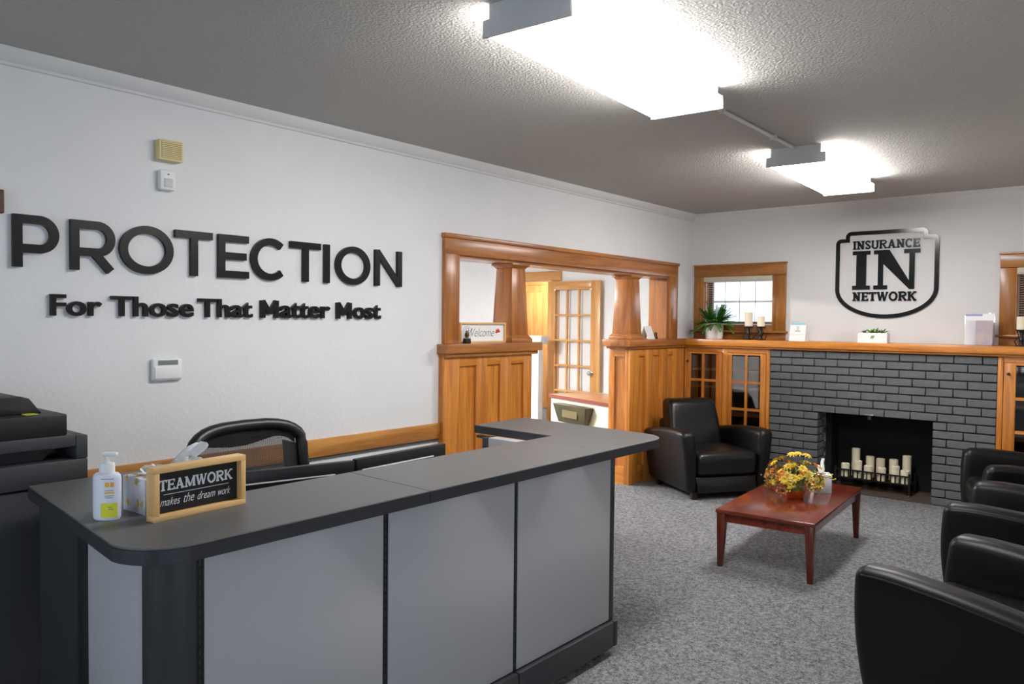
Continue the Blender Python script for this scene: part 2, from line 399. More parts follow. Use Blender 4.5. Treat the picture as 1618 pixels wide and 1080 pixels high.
m = MB(); m.box(EX0, EX0+.07, -9.36, -9.26, 0.6, 2.2); m.box(EX1-.07, EX1, -9.36, -9.26, 0.6, 2.2); m.box(EX0+.07, EX1-.07, -9.36, -9.26, 0.6, 0.67); m.box(EX0+.07, EX1-.07, -9.36, -9.26, 2.13, 2.2); m.box(1.87, 1.93, -9.36, -9.26, .67, 2.13)
obj('window_frame', m, trimX, wr); obj('pane', MB().box(EX0+.07, EX1-.07, -9.315, -9.309, .67, 2.13), M_glass, wr)
# crown moulding on the left wall
m = MB().prism([(0, 2.53), (0.012, 2.532), (0.012, 2.545), (0.022, 2.552), (0.045, 2.585), (0.05, 2.6), (0, 2.6)], -9.2, 0.0, lambda u, v, d: (u, d, v))
struct('trim_1', m, M_crown, smooth=25)
m = MB().prism([(0, 2.575), (0.01, 2.577), (0.018, 2.592), (0.02, 2.6), (0, 2.6)], 0.05, 3.95, lambda u, v, d: (d, -u, v))
struct('trim_2', m, M_crown, smooth=25)
# chair rail: an oak board over a dark strip, with the wall going on below
tr = sroot('trim_3', (0.01, -4.66, 0.68))
obj('rail_board', MB().box(0.0, 0.022, -6.9, -3.686, 0.69, 0.793), railY, tr, bev=0.003)
obj('rail_strip', MB().box(0.0, 0.012, -6.9, -3.686, 0.674, 0.69), M_dgrey, tr)
struct('baseboard_left', MB().box(0, 0.015, -9.2, -3.686, 0, 0.11), railY, bev=0.003)
struct('baseboard_right', MB().box(3.935, 3.95, -5.3, -0.36, 0, 0.11), trimY, bev=0.003)

# casing of the wide opening
tr = sroot('trim_4', (0, -2.0, 1.3))
obj('header_board', MB().box(0, 0.03, -3.655, -0.353, 1.937, 2.045), trimY, tr, bev=0.002)
obj('header_cap', MB().box(0, 0.042, -3.665, -0.343, 2.045, 2.075), trimY, tr, bev=0.003)
obj('side_casing', MB().box(0, 0.03, -3.655, OY0, 1.326, 1.937), trimZ, tr, bev=0.002)
obj('side_casing', MB().box(0, 0.03, OY1, -0.353, 1.326, 1.937), trimZ, tr, bev=0.002)
obj('jamb', MB().box(-0.2, 0, OY0, OY0+.02, 1.326, 1.937), trimZ, tr)
obj('jamb', MB().box(-0.2, 0, OY1-.02, OY1, 1.326, 1.937), trimZ, tr)
obj('soffit', MB().box(-0.2, 0, OY0+.02, OY1-.02, 1.917, 1.937), trimY, tr)

# ------------------------------------------------------------------ back room seen through the opening
BY = 1.5
DX0, DX1 = -3.72, -2.93        # doorway in its far wall
m = MB(); m.box(-6.4, DX0, BY, BY+.12, 0, 2.4); m.box(DX1, -0.2, BY, BY+.12, 0, 2.4); m.box(DX0, DX1, BY, BY+.12, 2.06, 2.4)
struct('wall_back_room', m, M_white)
struct('wall_back_room_side', MB().box(-6.4, -6.28, -6.2, BY, 0, 2.4), M_white)
struct('wall_back_room_near', MB().box(-6.28, -0.2, -6.2, -6.08, 0, 2.4), M_white)
m = MB(); m.box(-0.2, 0.0, 0.2, 3.3, 0, 2.4); struct('wall_hall_side', m, M_white)
struct('wall_hall_end', MB().box(-6.4, -0.2, 3.1, 3.3, 0, 2.4), M_white)
struct('wall_hall_left', MB().box(-6.4, -6.28, BY+.12, 3.1, 0, 2.4), M_white)
tr = sroot('trim_5', (-3.4, BY, 0))
obj('head_casing', MB().box(DX0-.16, DX1+.17, BY-.03, BY, 2.06, 2.2), pineX, tr, bev=0.003)
obj('side_casing', MB().box(DX0-.13, DX0, BY-.025, BY, 0, 2.06), pineZ, tr, bev=0.003)
obj('side_casing', MB().box(DX1, DX1+.13, BY-.025, BY, 0, 2.06), pineZ, tr, bev=0.003)
# panelled wooden door at the end of the hall
dr = sroot('door_2', (-4.2, 3.08, 0))
obj('casing', MB().box(-4.98, -4.86, 3.06, 3.1, 0, 2.1), pineZ, dr); obj('casing', MB().box(-3.6, -3.48, 3.06, 3.1, 0, 2.1), pineZ, dr); obj('casing', MB().box(-5.0, -3.46, 3.055, 3.1, 2.1, 2.24), pineX, dr)
sl = obj('slab', MB().box(-4.86, -3.6, 3.07, 3.1, 0.01, 2.1), pineZ, dr)
for x0, x1 in ((-4.78, -4.3), (-4.2, -3.7)):
    for z0, z1 in ((0.16, 0.95), (1.1, 1.98)):
        obj('door_panel', MB().box(x0, x1, 3.05, 3.07, z0, z1), pineZ, dr, bev=0.008)
# white half wall standing in front of the doorway
hw = struct('wall_half', MB().box(-4.3, -2.82, 1.05, 1.15, 0, 1.16), M_white)
struct('trim_6', MB().prism([(-4.35, 1.28), (-2.745, 1.28), (-2.75, 1.22), (-2.79, 1.16), (-4.3, 1.16)], 1.01, 1.19, lambda u, v, d: (u, d, v)), M_white, bev=0.004)
# glazed door folded back against the wall
fx0, fx1, fy0, fy1 = -2.945, -2.06, BY-0.085, BY-0.045
dr = sroot('door_1', ((fx0+fx1)/2, fy0, 0.02))
px0, px1, pz0, pz1 = fx0+.125, fx1-.15, 0.16, 1.925
obj('stile', MB().box(fx0, px0, fy0, fy1, 0.02, 2.045), pineZ, dr, bev=0.003); obj('stile', MB().box(px1, fx1, fy0, fy1, 0.02, 2.045), pineZ, dr, bev=0.003)
obj('top_rail', MB().box(px0, px1, fy0, fy1, pz1, 2.045), pineX, dr, bev=0.003); obj('bottom_rail', MB().box(px0, px1, fy0, fy1, 0.02, pz0), pineX, dr, bev=0.003)
for i in (1, 2):
    x = px0+(px1-px0)*i/3; obj('muntin', MB().box(x-.012, x+.012, fy0+.004, fy1-.004, pz0, pz1), pineZ, dr)
for j in range(1, 5):
    z = pz0+(pz1-pz0)*j/5; obj('muntin', MB().box(px0, px1, fy0+.003, fy1-.003, z-.012, z+.012), pineX, dr)
for i in range(3):
    for j in range(5):
        a, b = px0+(px1-px0)*i/3+.012, px0+(px1-px0)*(i+1)/3-.012; c, d = pz0+(pz1-pz0)*j/5+.012, pz0+(pz1-pz0)*(j+1)/5-.012
        obj('pane', MB().box(a, b, (fy0+fy1)/2-.002, (fy0+fy1)/2+.002, c, d), M_glass, dr)
m = MB().lathe([(0, 0), (.024, 0), (.024, .006), (.009, .01), (.009, .035), (.026, .045), (.03, .058), (.022, .072), (0, .076)], 16)
bmesh.ops.rotate(m.bm, verts=m.bm.verts, matrix=Matrix.Rotation(R(90), 3, 'X')); bmesh.ops.translate(m.bm, verts=m.bm.verts, vec=(fx1-.13, fy0, 0.78))
obj('knob', m, M_steel, dr, label='round steel door knob')
for xx in (px0, px1): obj('corner_clip', MB().box(xx-.012, xx+.012, fy0-.006, fy0, pz1-.012, pz1+.012), M_whitepl, dr)
# unseen back room ceiling light, added to keep its white walls bright
lt = thing('ceiling_light', 'added unseen ceiling fixture in the white room behind the wood colonnade', 'light', (-2.8, -2.6, 2.4))
obj('housing', MB().box(-3.0, -2.6, -3.25, -1.95, 2.36, 2.4), M_fix, lt)
obj('lens', MB().box(-3.0, -2.6, -3.24, -1.96, 2.3, 2.36), M_lens2, lt, bev=0.01)
lt = thing('ceiling_light', 'added unseen ceiling fixture in the hall beyond the glazed door', 'light', (-3.9, 2.3, 2.4))  # out of view, added to brighten the otherwise dark hall
obj('housing', MB().box(-4.3, -3.5, 2.15, 2.45, 2.36, 2.4), M_fix, lt)
obj('lens', MB().box(-4.29, -3.51, 2.16, 2.44, 2.3, 2.36), M_lens3, lt, bev=0.01)
# low desk beside the opening in the back room
rz = math.atan2(-0.377, 1.04)
dk = thing('office_desk', 'cream-fronted desk with tan laminate top behind the wood pedestal', 'desk', (-1.554, -0.373, 0), rz)
obj('desk_top', MB().box(0, 1.16, 0, 0.62, 0.625, 0.66), M_deskwood, dk, bev=0.002)
obj('edge_band', MB().box(-0.004, 1.16, -0.006, 0.0, 0.625, 0.66), M_maroon, dk)
obj('front_panel', MB().box(0.02, 1.15, 0.015, 0.035, 0.05, 0.625), M_cream, dk)
obj('side_panel', MB().box(0.02, 0.04, 0.035, 0.6, 0.0, 0.625), M_cream, dk); obj('side_panel', MB().box(1.13, 1.15, 0.035, 0.6, 0.0, 0.625), M_cream, dk)
obj('back_panel', MB().box(0.04, 1.13, 0.58, 0.6, 0.0, 0.625), M_cream, dk)
fp = thing('file_pocket', 'dark smoky plastic file pocket hung on the cream desk front', 'file pocket', (-1.554, -0.373, 0.4), rz)
FR[fp.name] = Vector((0, 0, 0.4))
pk = obj('pocket_body', MB().frustum((0.53, -0.035, 0.385), (0.25, 0.03), (0.53, -0.045, 0.585), (0.31, 0.058)), M_olive, fp, bev=0.012)
obj('pocket_rim', MB().box(0.20, 0.86, -0.108, 0.012, 0.585, 0.597), M_acryl, fp)
obj('card_slot', MB().box(0.40, 0.68, -0.094, -0.086, 0.45, 0.53), plain('card_tan', srgb(110, 98, 66), 0.5), fp)
pp = MB()
for i, (a, dz) in enumerate(((0.0, 0), (0.12, 0.004), (-0.08, 0.008))):
    c, s = math.cos(a), math.sin(a)
    q = [(0.76+c*x-s*y, 0.36+s*x+c*y) for x, y in ((0, 0), (.3, 0), (.3, .21), (0, .21))]
    pp.prism(q, 0.6605+dz, 0.6642+dz, lambda u, v, d: (u, v, d))
o = obj('paper_stack', pp, M_paper); o.location = Vector((-1.554, -0.373, 0))+Matrix.Rotation(rz, 3, 'Z') @ o.location; o.rotation_euler = (0, 0, rz)
tag(o, 'loose white papers on the tan laminate desk top', 'papers')
sx = thing('stapler', 'small black stapler lying on the tan laminate desk top', 'stapler', Vector((-1.554, -0.373, 0.66))+Matrix.Rotation(rz, 3, 'Z') @ Vector((0.98, 0.16, 0)), rz+0.4)
obj('base', MB().box(-.03, .11, -.02, .02, 0, .012), M_black, sx, bev=.003)
m = MB().box(-.03, .115, -.018, .018, .022, .05); obj('arm', m, M_black, sx, bev=.008); obj('hinge', MB().box(-.03, -.01, -.015, .015, .012, .022), M_steel, sx)

# ------------------------------------------------------------------ colonnade pedestals and columns
def pedestal(label, y0, y1, xf, xb, hole, panels, end_panel, capname):
    t = thing('panelled_pedestal', label, 'pedestal', ((xf+xb)/2, (y0+y1)/2, 0))
    g = 0.022
    z1 = 1.262 if hole[0] is not None else 1.239
    # body: in the opening the full depth, beside it only proud of the wall
    if hole[0] is not None and y0 < hole[0]:
        poly = [(0.001, y0), (xf-g, y0), (xf-g, y1), (xb, y1), (xb, hole[0]+.001), (0.001, hole[0]+.001)]
    else:
        poly = [(xb, y0+g), (xf-g, y0+g), (xf-g, y1), (0.001, y1), (0.001, hole[1]-.001), (xb, hole[1]-.001)]
    obj('core', MB().prism(poly, 0, z1, lambda u, v, d: (u, v, d)), oakZ, t)
    zb, zt = 0.16, 1.17
    ys = [y0]+[q for p in panels for q in p]+[y1]
    for i in range(0, len(ys), 2): obj('stile', MB().box(xf-g, xf, ys[i], ys[i+1], 0, z1), oakZ, t, bev=0.003)
    for a, b in panels:
        obj('rail', MB().box(xf-g, xf-.0005, a, b, zt, z1), oakY, t, bev=0.002); obj('rail', MB().box(xf-g, xf-.0005, a, b, 0, zb), oakY, t, bev=0.002)
        obj('panel', MB().box(xf-g, xf-g+.004, a+.002, b-.002, zb, zt), oakZ, t)
    if end_panel:
        xs = [xb, xb+.06, xf-.055, xf-g]
        obj('stile', MB().box(xs[0], xs[1], y0, y0+g, 0, z1), oakZ, t, bev=0.003); obj('stile', MB().box(xs[2], xs[3], y0, y0+g, 0, z1), oakZ, t, bev=0.003)
        obj('rail', MB().box(xs[1], xs[2], y0, y0+g, zt, z1), oakX, t); obj('rail', MB().box(xs[1], xs[2], y0, y0+g, 0, zb), oakX, t)
        obj('panel', MB().box(xs[1]+.002, xs[2]-.002, y0+g-.004, y0+g, zb, zt), oakZ, t)
    return t
p1 = pedestal('oak panelled pedestal carrying the welcome sign', -3.682, -2.735, 0.055, -0.16, (OY0, None), [(-3.535, -3.361), (-3.248, -3.102), (-2.98, -2.831)], False, 'cap')
cp = obj('cap', MB().prism([(0.001, -3.70), (0.10, -3.70), (0.10, -2.66), (-0.195, -2.66), (-0.195, OY0+.0205), (0.001, OY0+.0205)], 1.262, 1.325, lambda u, v, d: (u, v, d)), trimY, p1, bev=0.003)
obj('cap_mould', MB().prism([(0.056, -3.69), (0.08, -3.69), (0.08, -2.69), (-0.175, -2.69), (-0.175, -2.734), (0.056, -2.734)], 1.235, 1.262, lambda u, v, d: (u, v, d)), trimY, p1, bev=0.004)
p2 = pedestal('oak panelled pedestal joining the mantel corner behind the corner armchair', -1.315, -0.275, 0.07, -0.16, (None, OY1), [(-1.161, -1.058), (-0.892, -0.77), (-0.62, -0.504)], True, 'cap')
def column(label, yc, hx=0.115):
    t = thing('tapered_column', label, 'column', (-0.072, yc, 1.326))
    c = -0.072
    obj('plinth', MB().box(c-.122, c+.122, yc-.122, yc+.122, 1.326, 1.352), trimY, t, bev=0.002)
    obj('base_mould', MB().frustum((c, yc, 1.352), (.12, .12), (c, yc, 1.378), (.1, .1)), trimY, t, bev=0.003)
    obj('shaft', MB().frustum((c, yc, 1.378), (.098, .098), (c, yc, 1.88), (.078, .078)), trimZ, t, bev=0.002)
    obj('neck_mould', MB().frustum((c, yc, 1.88), (.08, .08), (c, yc, 1.9), (.098, .098)), trimY, t, bev=0.003)
    obj('capital', MB().box(c-.105, c+.105, yc-.105, yc+.105, 1.9, 1.9165), trimY, t, bev=0.002)
    return t
column('tapered oak column beside the framed welcome sign', -2.845)
column('tapered oak column above the panelled pedestal nearest the fireplace', -1.15)

# ------------------------------------------------------------------ mantel shelf (L shaped, one piece with the ledge on the left wall)
ms = thing('mantel_shelf', 'long oak mantel shelf over the grey brick fireplace', 'mantel', (1.9, -0.2, 1.262))
obj('shelf_board', MB().box(0.001, 3.949, -0.32, -0.001, 1.262, 1.325), oakX, ms, bev=0.004)
obj('ledge_board', MB().prism([(-0.195, -1.385), (0.11, -1.385), (0.11, -0.3205), (0.001, -0.3205), (0.001, OY1-.0205), (-0.195, OY1-.0205)], 1.262, 1.325, lambda u, v, d: (u, v, d)), trimY, ms, bev=0.004)
obj('bed_mould', MB().box(0.086, 3.949, -0.300, -0.2715, 1.243, 1.262), oakX, ms, bev=0.004)
obj('bed_mould', MB().prism([(-0.17, -1.345), (0.092, -1.345), (0.092, -0.3005), (0.001, -0.3005), (0.001, OY1-.0205), (-0.17, OY1-.0205)], 1.24, 1.262, lambda u, v, d: (u, v, d)), trimY, ms, bev=0.004)

# ------------------------------------------------------------------ fireplace of painted bricks
FYB = -0.27
fp = thing('fireplace', 'grey painted brick fireplace with black firebox', 'fireplace', (1.86, -0.15, 0))
BX0, BX1, BZ = 0.951, 2.768, 1.242
m = MB()
m.box(BX0, FX0-.1, FYB+.012, -.001, 0, BZ); m.box(FX1+.1, BX1, FYB+.012, -.001, 0, BZ); m.box(FX0-.1, FX1+.1, FYB+.012, -.001, FZ+.012, BZ)
obj('mortar', m, M_mortar, fp)
rows = 18; ph = BZ/rows; pw = (BX1-BX0)/9; J = 0.010; V = 0.003
brick_mesh = {}
def brick(x0, x1, z0, z1, y0, y1, j=True):
    key = (round(x1-x0, 3), round(z1-z0, 3), round(y1-y0, 3))
    c = ((x0+x1)/2, (y0+y1)/2+(random.uniform(-.002, .002) if j else 0), (z0+z1)/2)
    if key not in brick_mesh:
        o = obj('brick', MB().box(x0, x1, y0, y1, z0, z1), M_brick, fp, bev=0.004, seg=1); brick_mesh[key] = o.data
        o.location.y += c[1]-(y0+y1)/2
    else: share('brick', brick_mesh[key], fp, c)
for k in range(rows):
    zt = BZ-k*ph; z0, z1 = zt-ph+J*.35, zt-J*.65
    xs = [BX0]+[BX0+pw*(i+.5) for i in range(9)]+[BX1] if k % 2 == 0 else [BX0+pw*i for i in range(10)]
    if k == 7: xs = [BX0, BX0+pw*.9]+[BX0+pw*(i+.95) for i in range(1, 8)]+[BX1]
    y1 = FYB+.09
    if k >= 8:          # beside the firebox
        lw, rw = FX0-BX0, BX1-FX1
        xl = [0, .5, 1] if k % 2 else [0, .22, .72, 1]
        xr_ = [0, .5, 1] if k % 2 else [0, .23, .70, 1]
        cols = [(BX0+lw*p, BX0+lw*q) for p, q in zip(xl[:-1], xl[1:])]+[(FX1+rw*p, FX1+rw*q) for p, q in zip(xr_[:-1], xr_[1:])]
    else: cols = list(zip(xs[:-1], xs[1:]))
    for a, b in cols:
        ea = a < BX0+.001 or (k >= 8 and abs(a-FX1) < .001); eb = b > BX1-.001 or (k >= 8 and abs(b-FX0) < .001)
        brick(a+(0 if ea else V), b-(0 if eb else V), z0, z1, FYB, y1)
    if k >= 8:
        for s in (0, 1):
            xa, xb_ = (FX0-.09, FX0) if s == 0 else (FX1, FX1+.09)
            cut = -.09 if k % 2 else -.13
            brick(xa, xb_, z0, z1, FYB+.09+J, cut, False); 
            if k % 2 == 0: brick(xa, xb_, z0, z1, cut+J, -.03, False)
# firebox (dark box behind the jambs)
m = MB()
m.box(FX0-.005, FX0+.045, -.02, .28, 0, FZ); m.box(FX1-.045, FX1+.005, -.02, .28, 0, FZ); m.box(FX0+.045, FX1-.045, .2, .28, 0, FZ); m.box(FX0, FX1, -.16, .28, FZ-.004, FZ+.011)
struct('firebox', m, M_soot)
obj('hearth', MB().box(FX0, FX1, FYB-.0, .2, 0.0005, 0.006), M_hearth, fp)
dm = obj('damper_plate', MB().box(1.80, 1.875, FYB-.035, FYB-.001, 0.700, 0.708), M_steel, fp, bev=.002)
obj('damper_stem', MB().box(1.825, 1.85, FYB-.02, FYB-.003, 0.662, 0.700), M_metal_dk, fp, bev=.002)

# ------------------------------------------------------------------ bookcases
def bookcase(label, x0, x1, doors, knobs, xr=None):
    t = thing('built_in_bookcase', label, 'bookcase', ((x0+x1)/2, -0.14, 0))
    zt = 1.2425; yf = -0.27
    m = MB(); m.box(x0, x0+.02, yf+.02, -.001, 0, zt); m.box(x1-.02, x1, yf+.02, -.001, 0, zt); m.box(x0+.02, x1-.02, -.02, -.001, 0, zt); m.box(x0+.02, x1-.02, yf+.02, -.02, 0, .05); m.box(x0+.02, x1-.02, yf+.02, -.02, zt-.02, zt)
    obj('carcass', m, M_inner, t)
    for z in (.32, .59, .85, 1.02): obj('shelf', MB().box(x0+.02, x1-.02, yf+.06, -.02, z-.01, z+.01), trimX, t)
    edges = [x0]+[q for d in doors for q in (d[0], d[1])]+[x1]
    for i in range(0, len(edges), 2): obj('face_stile', MB().box(edges[i], edges[i+1]-.002, yf, yf+.02, 0, zt), oakZ, t, bev=.002)
    for d in doors:
        obj('face_rail', MB().box(d[0], d[1]-.002, yf+.001, yf+.02, 1.2, zt), oakX, t); obj('face_rail', MB().box(d[0], d[1]-.002, yf+.001, yf+.02, 0, .05), oakX, t)
        p0, p1, pm = d[2], d[3], d[4]
        z0, z1, pz0, pz1 = .053, 1.197, .135, 1.178
        dd = obj('door', MB().box(d[0]+.002, p0, yf-.006, yf+.016, z0, z1), oakZ, t, bev=.002)
        obj('door_stile', MB().box(p1, d[1]-.004, yf-.006, yf+.016, z0, z1), oakZ, dd, bev=.002)
        obj('door_rail', MB().box(p0, p1, yf-.006, yf+.016, pz1, z1), oakX, dd); obj('door_rail', MB().box(p0, p1, yf-.006, yf+.016, z0, pz0), oakX, dd)
        obj('muntin', MB().box(pm-.012, pm+.012, yf-.004, yf+.012, pz0, pz1), oakZ, dd)
        for k in (1, 2, 3):
            z = pz1-.26*k+.0; obj('muntin', MB().box(p0, p1, yf-.003, yf+.012, z-.012, z+.012), oakX, dd)
        zz = [pz0]+[pz1-.26*k for k in (3, 2, 1)]+[pz1]
        for a, b in ((p0, pm-.012), (pm+.012, p1)):
            for q, r_ in zip(zz[:-1], zz[1:]): obj('pane', MB().box(a, b, yf+.005, yf+.008, q+.011, r_-.011), M_cabglass, dd)
    for kx, kz in knobs:
        m = MB().lathe([(0, 0), (.009, 0), (.006, .01), (.013, .02), (.01, .028), (0, .03)], 12)
        bmesh.ops.rotate(m.bm, verts=m.bm.verts, matrix=Matrix.Rotation(R(90), 3, 'X')); bmesh.ops.translate(m.bm, verts=m.bm.verts, vec=(kx, yf-.006, kz))
        obj('knob', m, M_brass, t, label='small aged brass knob')
    return t
bookcase('oak glass-door bookcase behind the corner armchair', 0.071, 0.949, [(0.10, 0.475, 0.142, 0.413, 0.275), (0.535, 0.915, 0.576, 0.859, 0.72)], [(0.115, 1.1)])
bookcase('oak glass-door bookcase behind the row of armchairs', 2.77, 3.948, [(2.81, 3.25, 2.892, 3.2, 3.045), (3.32, 3.72, 3.37, 3.67, 3.52)], [(2.845, 1.11)])

# ------------------------------------------------------------------ windows in the far wall
def window(n, wx0, wx1, label):
    t = sroot('window_%d' % n, ((wx0+wx1)/2, 0, 1.326))
    c0, c1 = wx0-.107, wx1+.127
    if n == 2: c0, c1 = wx0-.112, wx1+.107
    obj('head_casing', MB().box(c0, c1, -.03, 0, WZ1-.003, 2.06), winX, t, bev=.003); obj('head_cap', MB().box(c0-.008, c1+.008, -.038, 0, 2.06, 2.075), winX, t, bev=.002)
    obj('side_casing', MB().box(c0, wx0+.004, -.026, 0, 1.412, WZ1-.005), winZ, t, bev=.003); obj('side_casing', MB().box(wx1-.004, c1, -.026, 0, 1.412, WZ1-.005), winZ, t, bev=.003)
    obj('window_stool', MB().box(c0-.02, c1+.02, -.07, .03, 1.392, 1.412), winX, t, bev=.004)
    obj('apron', MB().box(c0, c1, -.022, 0, 1.326, 1.392), winX, t, bev=.003)
    m = MB(); m.box(wx0, wx0+.012, 0, .2, WZ0, WZ1); m.box(wx1-.012, wx1, 0, .2, WZ0, WZ1); m.box(wx0+.012, wx1-.012, 0, .2, WZ1-.012, WZ1); m.box(wx0, wx1, 0.0, .2, WZ0, WZ0+.01)
    obj('jamb', m, winZ, t)
    obj('lower_casing', MB().box(wx0+.004, wx1-.004, -.02, 0.0, 1.412, WZ0+.002), winX, t)
    a, b, c, d = wx0+.012, wx1-.012, WZ0+.01, WZ1-.012
    s = .035
    fr = MB(); fr.box(a, a+s, .09, .12, c, d); fr.box(b-s, b, .09, .12, c, d); fr.box(a+s, b-s, .09, .12, c, c+s); fr.box(a+s, b-s, .09, .12, d-s, d)
    obj('sash', fr, M_brown, t)
    obj('meeting_rail', MB().box(a+s, b-s, .095, .115, 1.69, 1.712), M_whitepl, t)
    obj('pane', MB().box(a+s, b-s, .103, .106, c+s, d-s), M_glass, t)
    # blind
    bl = thing('mini_blind', label, 'blind', ((a+b)/2, .04, c))
    obj('head_rail', MB().box(a-.008, b+.008, -.034, .03, d-.046, d+.006), plain('blind_rail_%d' % n, srgb(196, 188, 168), .5), bl, bev=.003)
    k = 0; z = d-.05; base = None
    while z > c+.02:
        if base is None:
            ml = MB().box(a+.006, b-.006, .01, .034, z-.0008, z+.0008)
            base = obj('slat', ml, M_blind, bl)
        else: share('slat', base, bl, ((a+b)/2, .022, z))
        z -= .0185
    for q in (.3, .52, .75): 
        x = a+(b-a)*q; obj('cord', MB().box(x-.0025, x+.0025, .0085, .0105, c+.012, d-.04), M_dgrey, bl)
    obj('bottom_rail', MB().box(a+.006, b-.006, .008, .036, c+.004, c+.012), M_blind, bl)
window(1, *WX[0], 'white mini blind in the window above the glass-door bookcase corner')
window(2, *WX[1], 'white mini blind in the window beside the acrylic brochure holder')

# ------------------------------------------------------------------ lettering tools
def arc(cx, cy, rx, ry, a0, a1, n=20): return [(cx+rx*math.cos(R(a0+(a1-a0)*i/n)), cy+ry*math.sin(R(a0+(a1-a0)*i/n))) for i in range(n+1)]
def sans(ch, w_, s):
    h = s/2
    if ch in 'PR':
        lo = .36 if ch == 'P' else .37
        ry = (1-h-lo)/2; cy = lo+ry; xb = w_-h-ry*.95
        st = [([(h, 0), (h, 1)], 0), ([(h, 1-h), (xb, 1-h)]+arc(xb, cy, w_-h-xb, ry, 90, -90, 18)[1:]+[(h, lo)], 0)]
        if ch == 'R': st.append(([(w_*.52, lo), (w_-h*1.1, 0)], 0))
        return st
    if ch == 'O': return [(arc(w_/2, .5, (w_-s)/2, (1.03-s)/2, 0, 350, 35), 1)]
    if ch == 'C': return [(arc(w_*.54, .5, w_*.54-h, (1.03-s)/2, 47, 313, 26), 0)]
    if ch == 'T': return [([(0, 1-h), (w_, 1-h)], 0), ([(w_/2, 0), (w_/2, 1-h)], 0)]
    if ch == 'E': return [([(h, 0), (h, 1)], 0), ([(h, 1-h), (w_, 1-h)], 0), ([(h, .51), (w_*.92, .51)], 0), ([(h, h), (w_, h)], 0)]
    if ch == 'I': return [([(w_/2, 0), (w_/2, 1)], 0)]
    if ch == 'N': return [([(h, 0), (h, 1)], 0), ([(w_-h, 0), (w_-h, 1)], 0), ([(h, 1-h*.6), (w_-h, h*.6)], 0)]
def serif(ch, w_, s, t):
    # slab letters: thick stroke s, thin stroke t; returns (pts, closed, width)
    h = s/2; sf = s*.62; tt = t*.85
    bar = lambda x, y: ([(x-h-sf*.6, y), (x+h+sf*.6, y)], 0, tt)
    B, T_ = tt/2, 1-tt/2
    if ch == 'I': return [([(w_/2, 0), (w_/2, 1)], 0, s), ([(0, B), (w_, B)], 0, tt), ([(0, T_), (w_, T_)], 0, tt)]
    if ch == 'N': return [([(h+sf*.5, 0), (h+sf*.5, 1)], 0, s*.8), ([(w_-h-sf*.5, 0), (w_-h-sf*.5, 1)], 0, s*.8), ([(h*.9+sf*.3, 1-s*.2), (w_-h*.9-sf*.5, s*.2)], 0, s*1.15), ([(0, T_), (s+sf*.5, T_)], 0, tt), ([(0, B), (s+sf*1.0, B)], 0, tt), ([(w_-s-sf, T_), (w_, T_)], 0, tt)]
    if ch == 'E': return [([(h+sf*.4, 0), (h+sf*.4, 1)], 0, s), ([(0, T_), (w_, T_)], 0, tt), ([(0, B), (w_, B)], 0, tt), ([(h, .52), (w_*.75, .52)], 0, tt), ([(w_-tt/2, 1), (w_-tt/2, .74)], 0, tt), ([(w_-tt/2, 0), (w_-tt/2, .27)], 0, tt), ([(w_*.75, .4), (w_*.75, .64)], 0, tt)]
    if ch == 'T': return [([(w_/2, 0), (w_/2, 1)], 0, s), ([(0, T_), (w_, T_)], 0, tt), ([(w_*.25, B), (w_*.75, B)], 0, tt), ([(tt/2, 1), (tt/2, .74)], 0, tt), ([(w_-tt/2, 1), (w_-tt/2, .74)], 0, tt)]
    if ch == 'O': return [(arc(w_/2, .5, w_/2-s*.4, .5-t*.4, 0, 348, 29), 1, s*.85)]
    if ch == 'C': return [(arc(w_*.52, .5, w_*.52-s*.45, .5-t*.4, 45, 315, 22), 0, s*.85), ([(w_-tt, .98), (w_-tt, .68)], 0, tt)]
    if ch == 'S': return [(arc(w_/2, .74, w_/2-h, .26-t*.4, 30, 270, 14)+arc(w_/2, .25, w_/2-h, .25-t*.4, 90, -150, 14), 0, s*.8), ([(w_-tt, .98), (w_-tt, .72)], 0, tt), ([(tt, .02), (tt, .28)], 0, tt)]
    if ch == 'U': return [([(h+sf*.3, 1), (h+sf*.3, .3)]+arc(w_/2, .3, w_/2-h-sf*.3, .3-t*.4, 180, 360, 14)+[(w_-h-sf*.3, 1)], 0, s*.85), ([(0, T_), (s+sf*.6, T_)], 0, tt), ([(w_-s-sf*.6, T_), (w_, T_)], 0, tt)]
    if ch == 'R': return [([(h+sf*.4, 0), (h+sf*.4, 1)], 0, s), ([(h, T_), (w_*.55, T_)]+arc(w_*.55, .74, w_*.36-h*.4, .26-t*.4, 90, -90, 12)+[(h, .48)], 0, s*.75), ([(w_*.5, .48), (w_*.88, 0)], 0, s*.9), ([(0, T_), (w_*.4, T_)], 0, tt), ([(0, B), (s+sf*.8, B)], 0, tt), ([(w_*.72, B), (w_, B)], 0, tt)]
    if ch == 'A': return [([(w_*.16, 0), (w_*.48, 1)], 0, t*.9), ([(w_*.46, 1), (w_*.82, 0)], 0, s), ([(w_*.25, .32), (w_*.72, .32)], 0, tt), ([(0, B), (w_*.34, B)], 0, tt), ([(w_*.62, B), (w_, B)], 0, tt)]
    if ch == 'W': return [([(w_*.1, 1), (w_*.3, 0)], 0, s*.9), ([(w_*.3, 0), (w_*.5, 1)], 0, t*.8), ([(w_*.48, 1), (w_*.68, 0)], 0, s*.9), ([(w_*.68, 0), (w_*.9, 1)], 0, t*.8), ([(0, T_), (w_*.24, T_)], 0, tt), ([(w_*.38, T_), (w_*.6, T_)], 0, tt), ([(w_*.8, T_), (w_, T_)], 0, tt)]
